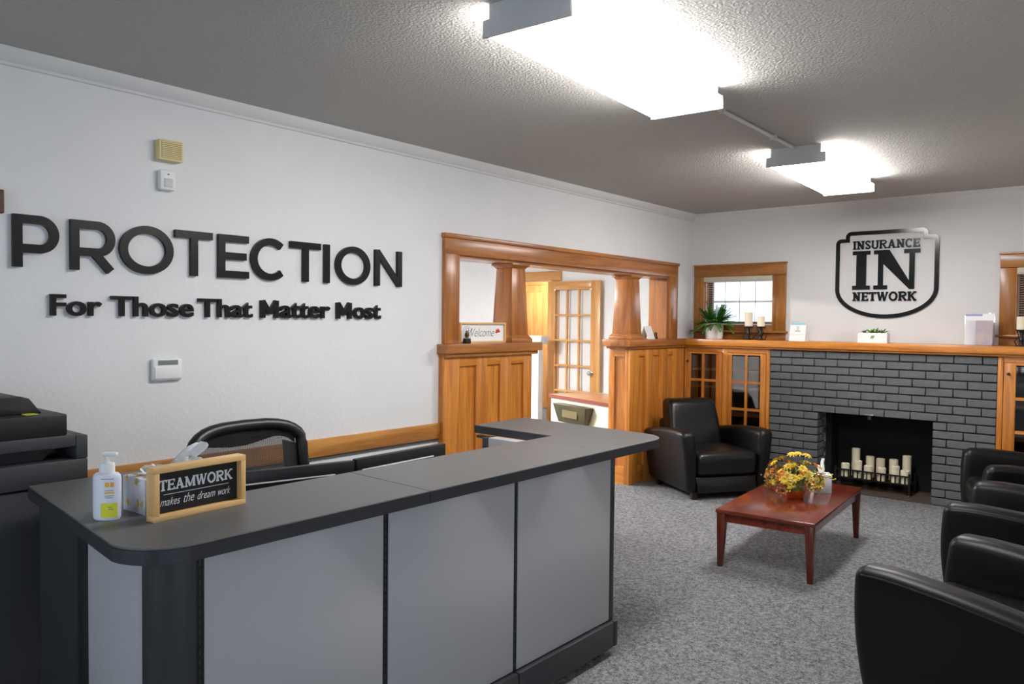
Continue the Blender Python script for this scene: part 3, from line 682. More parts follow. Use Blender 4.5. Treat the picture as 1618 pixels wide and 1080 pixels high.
    if ch == 'M': return [([(w_*.12, 0), (w_*.14, 1)], 0, t*.9), ([(w_*.14, 1), (w_*.5, .05)], 0, s), ([(w_*.5, .05), (w_*.84, 1)], 0, t*.8), ([(w_*.85, 0), (w_*.85, 1)], 0, s), ([(0, B), (w_*.26, B)], 0, tt), ([(w_*.72, B), (w_, B)], 0, tt), ([(0, T_), (w_*.2, T_)], 0, tt), ([(w_*.8, T_), (w_, T_)], 0, tt)]
    if ch == 'K': return [([(h+sf*.4, 0), (h+sf*.4, 1)], 0, s), ([(s, .42), (w_*.82, 1)], 0, t*.9), ([(w_*.4, .6), (w_*.86, 0)], 0, s*.95), ([(0, T_), (s+sf*.8, T_)], 0, tt), ([(0, B), (s+sf*.8, B)], 0, tt), ([(w_*.66, T_), (w_, T_)], 0, tt), ([(w_*.68, B), (w_, B)], 0, tt)]
SW = {'I': .42, 'N': .95, 'S': .7, 'U': .9, 'R': .92, 'A': .98, 'C': .85, 'E': .78, 'T': .82, 'W': 1.25, 'O': .95, 'K': .95, 'M': 1.15}
def serif_word(word, u0, u1, v0, v1, s, t, d0, d1, mp, mat, parent, gap=.07, part='letter'):
    tot = sum(SW[c] for c in word)+gap*(len(word)-1); k = (u1-u0)/tot; hh = v1-v0; x = u0
    for i, c in enumerate(word):
        m = MB()
        wn = SW[c]*k/hh
        for j, (pts, cl, wd) in enumerate(serif(c, wn, s, t)): m.ribbon([(x+p*hh, v0+q*hh) for p, q in pts], wd*hh, d0, d1+(d1-d0)*.03*j, mp, bool(cl))
        obj(part, m, mat, parent, smooth=30)
        x += (SW[c]+gap)*k
def bfont(word, offset=0.0, extrude=0.0, shear=0.0, space=1.0):
    cu_ = bpy.data.curves.new('lettering', 'FONT'); cu_.body = word; cu_.size = 1; cu_.offset = offset; cu_.shear = shear; cu_.resolution_u = 4; cu_.space_character = space
    o = bpy.data.objects.new('lettering', cu_); COL.objects.link(o)
    dg = bpy.context.evaluated_depsgraph_get(); me = bpy.data.meshes.new_from_object(o.evaluated_get(dg))
    bpy.data.objects.remove(o); bpy.data.curves.remove(cu_)
    bm = bmesh.new(); bm.from_mesh(me); bpy.data.meshes.remove(me)
    bmesh.ops.remove_doubles(bm, verts=bm.verts, dist=1e-5)
    return bm
def text_into(word, u0, u1, v0, v1, d0, d1, mp, offset=0.0, shear=0.0):
    # flat glyph faces scaled into the box and extruded; returns one bmesh per letter island
    bm = bfont(word, offset, 0, shear)
    lo = [min(v.co[i] for v in bm.verts) for i in (0, 1)]; hi = [max(v.co[i] for v in bm.verts) for i in (0, 1)]
    for v in bm.verts: v.co.x = u0+(v.co.x-lo[0])/(hi[0]-lo[0])*(u1-u0); v.co.y = v0+(v.co.y-lo[1])/(hi[1]-lo[1])*(v1-v0); v.co.z = d0
    if d1 > d0:
        r_ = bmesh.ops.extrude_face_region(bm, geom=bm.faces[:])
        for g in r_['geom']:
            if isinstance(g, bmesh.types.BMVert): g.co.z = d1
    for v in bm.verts: v.co = Vector(mp(v.co.x, v.co.y, v.co.z))
    out = []; left = set(bm.verts)
    while left:
        st = [left.pop()]; isl = set(st)
        while st:
            a = st.pop()
            for e in a.link_edges:
                b = e.other_vert(a)
                if b not in isl: isl.add(b); left.discard(b); st.append(b)
        nb = MB(); mpv = {v: nb.bm.verts.new(v.co) for v in isl}
        for fc in {fc for v in isl for fc in v.link_faces}: 
            try: nb.bm.faces.new([mpv[v] for v in fc.verts])
            except ValueError: pass
        out.append(nb)
    bm.free(); return out
def print_word(name, word, u0, u1, v0, v1, d0, d1, mp, mat, parent, offset=0.0, shear=0.0):
    m = MB()
    for isl in text_into(word, u0, u1, v0, v1, d0, d1, mp, offset, shear):
        vm = {v: m.bm.verts.new(v.co) for v in isl.bm.verts}
        for fc in isl.bm.faces: m.bm.faces.new([vm[v] for v in fc.verts])
        isl.bm.free()
    return obj(name, m, mat, parent, smooth=30)

# PROTECTION
wl = thing('wall_lettering', 'large black raised capitals spelling PROTECTION on the wall', 'sign', (0.015, -5.13, 1.695))
ZB, ZH, ST = 1.695, 0.222, 0.165
for ch, a, b in (('P', -6.21, -6.031), ('R', -5.985, -5.794), ('O', -5.774, -5.519), ('T', -5.51, -5.315), ('E', -5.283, -5.112), ('C', -5.097, -4.88), ('T', -4.855, -4.653), ('I', -4.627, -4.591), ('O', -4.546, -4.29), ('N', -4.25, -4.032)):
    m = MB()
    for i, (pts, cl) in enumerate(sans(ch, (b-a)/ZH, ST)): m.ribbon([(a+p*ZH, ZB+q*ZH) for p, q in pts], ST*ZH, 0.0005, 0.022+.0004*i, LW, bool(cl))
    obj('letter', m, M_letter, wl, smooth=30)
tg = thing('wall_tagline', 'smaller bold black raised lettering For Those That Matter Most', 'sign', (0.015, -5.13, 1.487))
TZ0, TZ1 = 1.489, 1.584
for wd, a, b, k in (('For', -6.066, -5.853, 1), ('Those', -5.812, -5.416, 1), ('That', -5.39, -5.089, 1), ('atter', -4.918, -4.585, .9), ('ost', -4.415, -4.203, .9)):
    for isl in text_into(wd, a, b, TZ0, TZ0+(TZ1-TZ0)*k, 0.0005, 0.022, LW, offset=0.02): obj('letter', isl, M_letter, tg, smooth=30)
for a in (-5.038, -4.538):
    m = MB(); w_, h_, st_ = .108, TZ1-TZ0, .025
    for i, p in enumerate(([(st_/2, 0), (st_/2, h_)], [(w_-st_/2, 0), (w_-st_/2, h_)], [(st_*.45, h_-.004), (w_/2, .026)], [(w_/2, .026), (w_-st_*.45, h_-.004)])):
        m.ribbon([(a+u, TZ0+v) for u, v in p], st_, .0005, .022+.0003*i, LW)
    obj('letter', m, M_letter, tg, smooth=30)

# shield logo on the far wall
lg = thing('shield_sign', 'glossy black shield emblem reading INSURANCE IN NETWORK', 'sign', (1.867, -0.012, 1.543))
x0, x1, zt, zn = 1.462, 2.273, 2.302, 2.24
pts = [(x0+.085, zt), (x1-.085, zt)]
def rnd(c, a0, a1, r=.03): return arc(c[0], c[1], r, r, a0, a1, 6)
out_ = [(1.87, zt)]+rnd((x1-.085-.03, zt-.03), 90, 0)+[(x1-.085, zn)]+rnd((x1-.03, zn-.03), 90, 0)+[(x1, 1.80)]
out_ += arc((x0+x1)/2, 1.80, (x1-x0)/2, .243, 0, -180, 40)[1:]
out_ += rnd((x0+.03, zn-.03), 180, 90)+[(x0+.085, zn)]+rnd((x0+.085+.03, zt-.03), 180, 90)
obj('shield_outline', MB().ribbon(out_, .034, 0.0005, 0.012, FW, True), M_gloss, lg, smooth=30)
serif_word('INSURANCE', 1.592, 2.14, 2.157, 2.232, .22, .17, .0005, .012, FW, M_gloss, lg, gap=.06)
for ch, a, b in (('I', 1.592, 1.742), ('N', 1.772, 2.145)):
    m = MB(); z0, z1 = 1.797, 2.142; hh = z1-z0
    if ch == 'I': strokes = [([((b-a)/2/hh, 0), ((b-a)/2/hh, 1)], .245), ([(0, .05), ((b-a)/hh, .05)], .10), ([(0, .95), ((b-a)/hh, .95)], .10)]
    else:
        W_ = (b-a)/hh
        strokes = [([(.165, 0), (.165, 1)], .125), ([(W_-.185, .0), (W_-.185, 1)], .125), ([(0, .05), (.33, .05)], .10), ([(0, .95), (.3, .95)], .10), ([(W_-.37, .95), (W_, .95)], .10)]
        m.prism([(a+p*hh, z0+q*hh) for p, q in ((.10, 1), (.37, 1), (W_-.1235, .0), (W_-.245, .0), (.16, .72))], .0005, .012, FW)
    for j, (p_, wd) in enumerate(strokes): m.ribbon([(a+p*hh, z0+q*hh) for p, q in p_], wd*hh, .0005, .0123+.0003*j, FW)
    obj('letter', m, M_gloss, lg, smooth=30)
serif_word('NETWORK', 1.596, 2.122, 1.694, 1.774, .25, .18, .0005, .012, FW, M_gloss, lg, gap=.06)

# ------------------------------------------------------------------ things on the left wall
sr = thing('siren_box', 'ivory louvred siren box high on the wall above the white motion sensor', 'siren', (0.0, -5.543, 2.24))
obj('case', MB().box(0.0005, 0.05, -5.602, -5.484, 2.24, 2.338), M_ivory, sr, bev=.004)
for k in range(9): obj('louvre', MB().box(0.05, 0.0535, -5.59, -5.496, 2.2525+k*.0088, 2.2575+k*.0088), M_ivory, sr)
obj('grille_back', MB().box(0.05, 0.0505, -5.592, -5.494, 2.25, 2.33), M_grille, sr)
ps = thing('motion_sensor', 'small white motion sensor under the ivory siren box', 'sensor', (0.0, -5.554, 2.1))
obj('case', MB().box(0.0005, 0.04, -5.592, -5.516, 2.1, 2.196), M_whitepl, ps, bev=.008)
obj('sensor_lens', MB().box(0.04, 0.045, -5.575, -5.533, 2.112, 2.155), plain('lens_milk', srgb(200, 196, 196), .35), ps, bev=.004)
obj('lamp', MB().box(0.04, 0.0425, -5.558, -5.55, 2.172, 2.178), M_dgrey, ps)
kp = thing('alarm_keypad', 'white rounded alarm keypad with grey display on the wall', 'keypad', (0.0, -5.552, 1.18))
obj('case', MB().box(0.0005, 0.028, -5.628, -5.477, 1.18, 1.29), M_whitepl, kp, bev=.012, seg=3)
obj('flap', MB().box(0.028, 0.032, -5.618, -5.487, 1.19, 1.248), M_whitepl, kp, bev=.0018)
obj('display', MB().box(0.028, 0.0288, -5.602, -5.503, 1.2555, 1.2795), M_lcd, kp)
bb = obj('brown_plaque', MB().box(0.0005, 0.03, -6.42, -6.242, 1.912, 2.01), M_brown, bev=.004)
tag(bb, 'dark brown wooden plaque on the wall beside the letter P', 'plaque')

# ------------------------------------------------------------------ ceiling lights
def ceiling_light(label, cx, cy, rz):
    t = thing('ceiling_light', label, 'light', (cx, cy, H), rz)
    hw, hl = .18, .665
    # build frame: origin on the ceiling, z negative down
    obj('housing', MB().box(-hw+.03, hw-.03, -hl, hl, -.04, -.0), M_fix, t)
    for s in (-1, 1):
        y0, y1 = sorted((s*hl, s*(hl+.012)))
        e = MB().prism([(-hw-.004, -.112), (hw+.004, -.112), (hw+.002, -.052), (hw-.025, -.05), (hw-.025, 0), (-hw+.025, 0), (-hw+.025, -.05), (-hw-.002, -.052)], y0, y1, lambda u, v, d: (u, d, v))
        obj('end_cap', e, M_fix, t)
    m = MB().prism([(-hw+.012, -.108), (hw-.012, -.108), (hw, -.098), (hw-.004, -.052), (hw-.03, -.042), (-hw+.03, -.042), (-hw+.004, -.052), (-hw, -.098)], -hl+.001, hl-.001, lambda u, v, d: (u, d, v))
    obj('lens', m, M_lens, t, smooth=30)
    return t
ceiling_light('lit wraparound ceiling light above the reception counter', 1.99, -4.62, R(3.6))
ceiling_light('lit wraparound ceiling light above the coffee table', 1.905, -1.79, R(3.0))
cd = thing('ceiling_conduit', 'thin metal conduit on the ceiling joining the two lights', 'conduit', (1.95, -3.2, H))
a, b = (1.955, -3.925), (1.94, -2.485)
m = MB(); n = 10
for i in range(1): m.tube([(a[0], a[1], H-.012), (b[0], b[1], H-.012)], .011, 8)
obj('pipe', m, M_fix, cd)
for q in (.25, .75): obj('strap', MB().box(1.947-.022, 1.947+.022, a[1]+(b[1]-a[1])*q-.008, a[1]+(b[1]-a[1])*q+.008, H-.026, H-.0005), M_fix, cd)

# ------------------------------------------------------------------ reception desk
rd = thing('reception_desk', 'grey fabric-panelled reception desk with dark laminate counter top', 'desk', (1.6, -5.3, 0))
CZ, CT = 0.93, 0.042
UP = lambda u, v, d: (u, v, d)
def rarc(c, r, a0, a1): return arc(c[0], c[1], r, r, a0, a1, 12)
front, back = 1.905, 1.468
# counter sections: left wing, two straights, right return
left_sec = [(0.88, -6.44), (1.76, -6.545)]+arc(1.755, -6.395, .15, .15, -90, 0, 12)[1:]+[(front, -5.606), (back, -5.586), (back, -6.02), (0.88, -6.02)]

def section(poly):
    obj('counter_top', MB().prism(poly, CZ-.006, CZ, UP), M_lam, rd, bev=.0025, smooth=3)
    obj('counter_edge', MB().prism(poly, CZ-CT, CZ-.006, UP), M_edge, rd)
section([(back, -5.585+.001), (front, -5.605+.001), (front, -4.545), (back, -4.525)])
section(left_sec)
section([(back, -4.525+.001), (front, -4.545+.001), (front, -4.16)]+arc(1.745, -4.13, .16, .16, 0, 90, 12)+[(0.93, -3.90), (0.93, -4.33), (back, -4.36)])
PX = 1.868      # fabric panel plane
pz0, pz1 = .15, CZ-CT
seams = [-6.375, -5.76, -5.115, -4.445]
for a, b in zip(seams[:-1], seams[1:]):
    obj('fabric_panel', MB().box(PX-.02, PX, a+.012, b-.009, pz0+.004, pz1), M_panel, rd, bev=.004)
    obj('base_rail', MB().box(PX-.03, PX+.022, a+.004, b-.002, .035, pz0), M_metal_dk, rd, bev=.006)
for s in seams[:-1]:
    st = obj('slotted_strip', MB().box(PX-.03, PX-.004, s-.009, s+.012, pz0, pz1), M_gap, rd)
    k = 0
    sm = None
    for i in range(28):
        z = pz0+.02+i*.0255
        if sm is None: sm = obj('slot', MB().box(PX-.0042, PX-.003, s-.001, s+.004, z, z+.014), M_metal_dk, st)
        else: share('slot', sm, st, (PX-.0036, s+.0015, z+.007))
obj('inner_panel', MB().box(PX-.07, PX-.031, -6.36, -4.45, 0.04, pz1), M_panel, rd)
obj('end_post', MB().box(PX-.08, PX+.002, -4.453, -4.42, 0.035, pz1), M_metal_dk, rd, bev=.006)
obj('base_rail', MB().box(PX-.09, PX+.022, -4.443, -4.41, .035, pz0), M_metal_dk, rd, bev=.008)
for y in (-4.52, -5.2, -6.2): obj('foot', MB().box(PX-.06, PX-.02, y-.03, y+.03, 0, .035), M_gap, rd)
# rounded corner post and left end
m = MB().prism([(1.772, -6.388), (1.772, -6.475)]+arc(1.785, -6.395, .088, .088, -90, 0, 10)+[(1.873, -6.388)], .0, pz1, UP)
obj('corner_post', m, M_metal_dk, rd, smooth=30)
obj('fabric_panel', MB().box(1.43, 1.768, -6.472, -6.45, pz0, pz1), M_panel, rd, bev=.004)
obj('base_rail', MB().box(1.41, 1.768, -6.482, -6.44, .0, pz0-.002), M_metal_dk, rd, bev=.004)
obj('end_post', MB().box(1.375, 1.426, -6.478, -6.43, 0, pz1), M_gap, rd, bev=.003)
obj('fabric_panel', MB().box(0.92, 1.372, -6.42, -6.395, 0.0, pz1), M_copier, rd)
# right return
obj('fabric_panel', MB().box(1.105, 1.785, -4.418, -4.35, 0.035, pz1), M_panel, rd, bev=.003)
obj('end_post', MB().box(1.07, 1.103, -4.425, -4.34, 0.0, pz1), M_metal_dk, rd, bev=.004)
obj('bracket', MB().box(1.0, 1.06, -4.39, -4.36, pz1-.012, pz1), M_metal_dk, rd)
# sitting height work surface and its legs
obj('work_surface', MB().box(1.12, 1.795, -6.35, -4.46, .70, .73), M_lam, rd, bev=.003)
for y in (-6.3, -4.52): obj('surface_leg', MB().box(1.16, 1.2, y-.02, y+.02, 0, .70), M_metal_dk, rd)
# monitors on it
def monitor(label, cx, cy, rz):
    t = thing('computer_monitor', label, 'monitor', (cx, cy, .73), rz, 'monitors behind the counter')
    obj('stand_base', MB().soft(-.09, .09, -.12, .12, 0, .014, .006, 2, 2), M_black, t)
    obj('stand_neck', MB().box(.012, .035, -.035, .035, .012, .12), M_black, t, bev=.004)
    obj('shell', MB().box(-.02, .012, -.262, .262, .03, .205), M_black, t, bev=.006)
    obj('screen', MB().box(-.023, -.02, -.25, .25, .045, .195), M_gloss, t)
    obj('back_strip', MB().box(.012, .0135, -.235, .18, .158, .163), M_chalk, t, label='thin pale strip across the back')
monitor('black monitor seen from behind, beside the office chair', 1.25, -5.70, R(-14))
monitor('black monitor seen from behind, nearest the counter return', 1.285, -5.165, R(3))

# ------------------------------------------------------------------ office chair
oc = thing('office_chair', 'black office chair with arched mesh back behind the counter', 'chair', (0.86, -5.57, 0), R(2))
# local: faces +x (the counter); back at x -0.1
oc_h = 1.035
fr = []
for i in range(33):
    t_ = i/32; 
    if t_ < .28: y, z = -.272+.012*(t_/.28), .55+(.93-.55)*t_/.28
    elif t_ > .72: y, z = .272-.012*((1-t_)/.28), .55+(.93-.55)*(1-t_)/.28
    else:
        a = math.pi*(1-(t_-.28)/.44); y = .262*math.copysign(abs(math.cos(a))**.62, math.cos(a)); z = .93+.10*math.sin(a)**.8
    fr.append((-.06-.06*(z-.55)/.5+.035*(abs(y)/.27)**2, y, z))
obj('back_frame', MB().tube(fr, .026, 10), M_black, oc)
gx = []; NY, NZ = 16, 14
m = MB(); grid = []
def top_z(y): 
    c = min(.999, abs(y)/.262); a = math.acos(c**(1/.62)); return .93+.10*math.sin(a)**.8
for j in range(NZ+1):
    row = []
    for i in range(NY+1):
        y = -.255+.51*i/NY; zt = top_z(y)-.01; z = .55+(zt-.55)*j/NZ
        row.append(m.bm.verts.new((-.06-.06*(z-.55)/.5+.035*(abs(y)/.27)**2-.012*math.cos(math.pi*y/.54), y, z)))
    grid.append(row)
for j in range(NZ):
    for i in range(NY): m.bm.faces.new((grid[j][i], grid[j][i+1], grid[j+1][i+1], grid[j+1][i]))
obj('mesh_back', m, M_mesh, oc)
# solid band under the arch and along the right upright
pb = []
ys = [-.235+.47*i/20 for i in range(21)]
top = [(y, top_z(y)-.025) for y in ys]
bot = [(y, top_z(y)-.05-.035*max(0, math.cos(math.pi*(y+.03)/.36)) if abs(y) < .22 else top_z(y)-.055) for y in ys]
obj('head_band', MB().prism(top+bot[::-1], -.122, -.112, lambda u, v, d: (d-.03*(v-.9)+.03*(abs(u)/.27)**2, u, v)), M_black, oc)
obj('side_band', MB().prism([(.195, .55), (.262, .55), (.25, .93), (.185, .95)], -.075, -.068, lambda u, v, d: (d-.1*(v-.6), u, v)), M_black, oc)
obj('seat', MB().soft(-.06, .40, -.25, .25, .43, .52, .04, 3, 4), plain('chair_fabric', srgb(34, 34, 36), .8), oc)
obj('back_bar', MB().tube([(.1, 0, .42), (-.1, 0, .43), (-.14, 0, .5), (-.10, 0, .62)], .022, 8), M_black, oc)
obj('gas_lift', MB().tube([(.17, 0, .1), (.17, 0, .44)], .028, 12), M_steel, oc)
for k in range(5):
    a = 2*math.pi*k/5+.3; e = (.17+.29*math.cos(a), .29*math.sin(a))
    ar = obj('base_arm', MB().tube([(.17, 0, .115), (e[0], e[1], .085)], [.028, .018], 8), M_black, oc)
    obj('caster', MB().tube([(e[0]-.02*math.sin(a), e[1]+.02*math.cos(a), .03), (e[0]+.02*math.sin(a), e[1]-.02*math.cos(a), .03)], .03, 12), M_black, ar)
for s in (-1, 1):
    obj('armrest', MB().soft(.0, .24, s*.29-.035, s*.29+.035, .66, .69, .012, 2, 3), M_black, oc)
    obj('arm_post', MB().tube([(.12, s*.24, .45), (.12, s*.29, .47), (.12, s*.29, .67)], .016, 8), M_black, oc)

# ------------------------------------------------------------------ copier
cpr = thing('copier', 'large charcoal floor-standing copier behind the end of the counter', 'copier', (0.5, -6.62, 0))
Y0, Y1 = -7.1, -6.222
obj('cabinet', MB().box(0.14, 0.79, Y0, Y1, 0.03, 0.895), M_copier, cpr, bev=.006)
obj('upper_body', MB().box(0.14, 0.80, Y0, Y1, 0.90, 0.985), M_copier, cpr, bev=.006)
obj('tray_block', MB().box(0.14, 0.80, -6.262, Y1, 0.985, 1.068), M_copier, cpr, bev=.005)
obj('output_recess', MB().box(0.20, 0.62, Y0, -6.262, 0.985, 1.03), M_copier2, cpr)
obj('recess_wedge', MB().prism([(Y0, .985), (-6.35, .985), (-6.30, 1.03), (Y0, 1.03)], 0.62, 0.74, lambda u, v, d: (d, u, v)), M_copier2, cpr)
obj('panel_band', MB().box(0.16, 0.80, Y0, -6.262, 1.03, 1.072), M_copier, cpr, bev=.004)
obj('scanner', MB().box(0.18, 0.79, Y0, -6.286, 1.072, 1.146), M_copier2, cpr, bev=.005)
obj('feeder', MB().prism([(Y0, 1.146), (-6.335, 1.146), (-6.35, 1.165), (-6.375, 1.2), (-6.40, 1.207), (Y0, 1.207)], .25, .70, lambda u, v, d: (d, u, v)), M_copier2, cpr, bev=.004)
obj('hinge', MB().box(.3, .42, -6.335, -6.315, 1.146, 1.168), M_black, cpr)
obj('badge', MB().box(.7, .74, -6.40, -6.36, 1.146, 1.1475), M_lemon, cpr, label='small yellow label')
for y in (Y0+.08, Y1-.08):
    for x in (.22, .7): obj('caster', MB().tube([(x, y-.015, .018), (x, y+.015, .018)], .018, 10), M_black, cpr)

# ------------------------------------------------------------------ things on the counter
def flat_oval(m, w_, d_, prof, seg=28): return m.lathe(prof, seg, (0, 0, 0), w_, d_)
bt = thing('pump_bottle', 'white lotion pump bottle with a yellow label', 'bottle', (1.497, -6.446, CZ), R(38))
HB = .125
obj('body', MB().lathe([(0, 0), (.92, 0), (.99, .006), (1, .02), (1, HB-.012), (.95, HB-.003), (.8, HB+.002), (.36, HB+.004), (0, HB+.004)], 32, (0, 0, 0), .038, .025), M_bottle, bt, smooth=50)
def wrap(z0, z1, a0, a1, mat, name, eps=.0006, n=12, rz_=0):
    # a printed patch that follows the bottle's oval
    m = MB(); A = []; B = []
    for i in range(n+1):
        a = R(a0+(a1-a0)*i/n); x, y = (.038+eps)*math.cos(a), (.025+eps)*math.sin(a)
        A.append(m.bm.verts.new((x, y, z0))); B.append(m.bm.verts.new((x, y, z1)))
    for i in range(n): m.bm.faces.new((A[i], A[i+1], B[i+1], B[i]))
    return obj(name, m, mat, bt)
wrap(.008, .048, -95, -25, M_lemon, 'yellow_label')
for z0, a0, a1, mt in ((.062, -78, -48, M_greyp), (.067, -80, -42, M_greyp), (.074, -80, -40, M_orangep), (.0815, -80, -44, M_greyp), (.113, -95, -42, M_greyp), (.03, -65, -45, M_greyp), (.036, -68, -50, M_greyp)):
    wrap(z0, z0+(.0045 if mt is M_orangep else .0018), a0, a1, mt, 'print_line', .0009)
wrap(.092, .105, -78, -62, M_orangep, 'print_spot', .0009); wrap(.092, .105, -57, -42, M_orangep, 'print_spot', .0009)
obj('collar', MB().lathe([(0, 0), (.02, 0), (.02, .02), (.018, .026), (0, .026)], 20, (0, 0, HB+.004)), M_whitepl, bt)
obj('pump', MB().lathe([(0, 0), (.006, 0), (.006, .014), (.008, .018), (0, .02)], 14, (0, 0, HB+.03)), M_whitepl, bt)
obj('nozzle', MB().soft(-.012, .03, -.008, .008, HB+.048, HB+.06, .005, 2, 2), M_whitepl, bt)

tb = thing('tissue_box', 'long white tissue box with leaf print behind the wooden desk sign', 'tissue box', (1.475, -6.255, CZ), R(4))
TW, TLn, TH = .118, .225, .1
obj('box', MB().box(-TW/2, TW/2, -TLn/2, TLn/2, 0, TH), M_tissbox, tb, bev=.001)
obj('opening_rim', MB().lathe([(1, 0), (1, .0008), (0, .0008)], 24, (0, 0, TH), .03, .075), M_greyp, tb)
for k in range(6):
    a = random.uniform(0, 6.28)
    obj('leaf_print', MB().leaf((-.045+.018*k, -.095+.006*(k % 2), TH+.0012), (-.045+.018*k+.02*math.cos(a), -.095+.02*math.sin(a), TH+.0012), .01, (0, 0, 1)), M_orangep, tb)
for k, (x, z) in enumerate(((-.04, .085), (.025, .02), (.04, .018), (-.03, .016), (.012, .08))):
    obj('leaf_print', MB().leaf((x, -TLn/2-.0008, z), (x+.008*(-1)**k, -TLn/2-.0008, z+.02), .009, (0, -1, 0)), M_orangep, tb)
def tissue(parent, z, lobes, seed):
    rnd_ = random.Random(seed)
    for (bx, by, tx, ty, hgt, wd) in lobes:
        m = MB(); rows_ = []
        n, q = 9, 8
        for i in range(n+1):
            t_ = i/n; row = []
            for k in range(q+1):
                s_ = k/q-.5; ww = wd*(.55+.9*math.sin(math.pi*min(t_*.62+.12, 1)))*(1 if t_ < .85 else 1-(t_-.85)*3.5)
                fold = .010*math.sin(s_*11+t_*3)
                row.append(m.bm.verts.new((bx+(tx-bx)*t_+fold, by+(ty-by)*t_**1.1+s_*ww, z+hgt*t_**.85-.012*abs(s_))))
            rows_.append(row)
        for i in range(n):
            for k in range(q): m.bm.faces.new((rows_[i][k], rows_[i][k+1], rows_[i+1][k+1], rows_[i+1][k]))
        obj('tissue', m, M_paper, parent, smooth=80)
tissue(tb, TH-.002, [(0, -.03, .0, -.06, .035, .06), (0, .0, .02, .085, .085, .055), (.005, .02, .01, .05, .045, .07)], 3)

# TEAMWORK sign
ds = thing('desk_sign', 'chalkboard-style desk sign reading TEAMWORK in a light wood frame', 'sign', (1.613, -6.243, CZ), R(4.5))
SL, SH, SD, SF = .288, .148, .04, .016
obj('frame_bar', MB().box(-SD/2, SD/2, -SL/2, SL/2, 0, SF), pineY, ds, bev=.0012); obj('frame_bar', MB().box(-SD/2, SD/2, -SL/2, SL/2, SH-SF, SH), pineY, ds, bev=.0012)
obj('frame_bar', MB().box(-SD/2, SD/2, -SL/2, -SL/2+SF, SF, SH-SF), pineF, ds, bev=.0012); obj('frame_bar', MB().box(-SD/2, SD/2, SL/2-SF, SL/2, SF, SH-SF), pineF, ds, bev=.0012)
obj('board', MB().box(-.006, -.002, -SL/2+SF, SL/2-SF, SF, SH-SF), M_board, ds)
SM = lambda u, v, d: (-.002+d, u, v)
serif_word('TEAMWORK', -.118, .112, .078, .108, .22, .14, .0003, .0008, SM, M_chalk, ds, gap=.04)
obj('rule', MB().box(-.0017, -.0012, -.105, .10, .0665, .0680), M_chalk, ds)
for wd, a, b in (('makes', -.115, -.055), ('the', -.045, -.012), ('dream', -.002, .055), ('work', .065, .105)):
    print_word('script_word', wd, a, b, .036, .058 if wd != 'the' else .062, .0003, .0008, SM, M_chalk, ds, offset=-.008, shear=.45)

# ------------------------------------------------------------------ things on the pedestal caps and mantel
ws = thing('welcome_sign', 'white framed sign reading Welcome with a red leaf', 'sign', (-0.01, -3.225, 1.326), 0.0)
SL, SH = .49, .146
obj('frame_bar', MB().box(-.012, .012, -SL/2, SL/2, 0, .012), pineY, ws); obj('frame_bar', MB().box(-.012, .012, -SL/2, SL/2, SH-.012, SH), pineY, ws)
obj('frame_bar', MB().box(-.012, .012, -SL/2, -SL/2+.012, .012, SH-.012), pineF, ws); obj('frame_bar', MB().box(-.012, .012, SL/2-.012, SL/2, .012, SH-.012), pineF, ws)
obj('board', MB().box(-.008, -.003, -SL/2+.012, SL/2-.012, .012, SH-.012), M_paper, ws)
print_word('script_word', 'Welcome', -.15, .125, .045, .105, .0003, .001, lambda u, v, d: (-.003+d, u, v), M_greyp, ws, offset=-.012, shear=.4)
for k in range(5):
    a = R(20+k*40); obj('red_leaf', MB().leaf((-.001, .165, .075), (-.001, .165+.03*math.cos(a), .075+.03*math.sin(a)), .014, (1, 0, 0)), M_redp, ws)
sg = thing('glass_jar', 'small clear jar lamp with black base beside the welcome sign', 'jar', (0.035, -3.44, 1.326), 0.0)
obj('base', MB().lathe([(0, 0), (.028, 0), (.03, .01), (.026, .035), (0, .036)], 18), M_black, sg)
obj('jar', MB().lathe([(.026, .036), (.03, .05), (.034, .08), (.03, .105), (.02, .118), (0, .122)], 18), M_acryl, sg)
obj('bulb', MB().lathe([(0, .037), (.012, .04), (.016, .06), (.008, .085), (0, .09)], 12), M_brass, sg)
cdn = thing('folded_card', 'plain white folded card on the ledge beside the tapered column', 'card', (-0.02, -0.865, 1.326), 0.0)
m = MB(); m.prism([(-.05, 0), (-.047, 0), (.0, .122), (-.003, .122)], -.065, .065, lambda u, v, d: (u, d, v)); obj('front_leaf', m, M_paper, cdn)
m = MB(); m.prism([(.05, 0), (.047, 0), (.0, .122), (.003, .122)], -.065, .065, lambda u, v, d: (u, d, v)); obj('back_leaf', m, M_paper, cdn)
fg = thing('dark_ornament', 'small dark ornament on the ledge by the white card', 'ornament', (-0.0, -0.745, 1.326), 0.0)
obj('body', MB().lathe([(0, 0), (.022, 0), (.024, .012), (.016, .03), (.02, .045), (.013, .062), (0, .068)], 14), M_brass, fg); obj('handle', MB().tube([(0, .016, .02), (0, .034, .03), (0, .034, .05), (0, .014, .056)], .004, 6), M_black, fg)

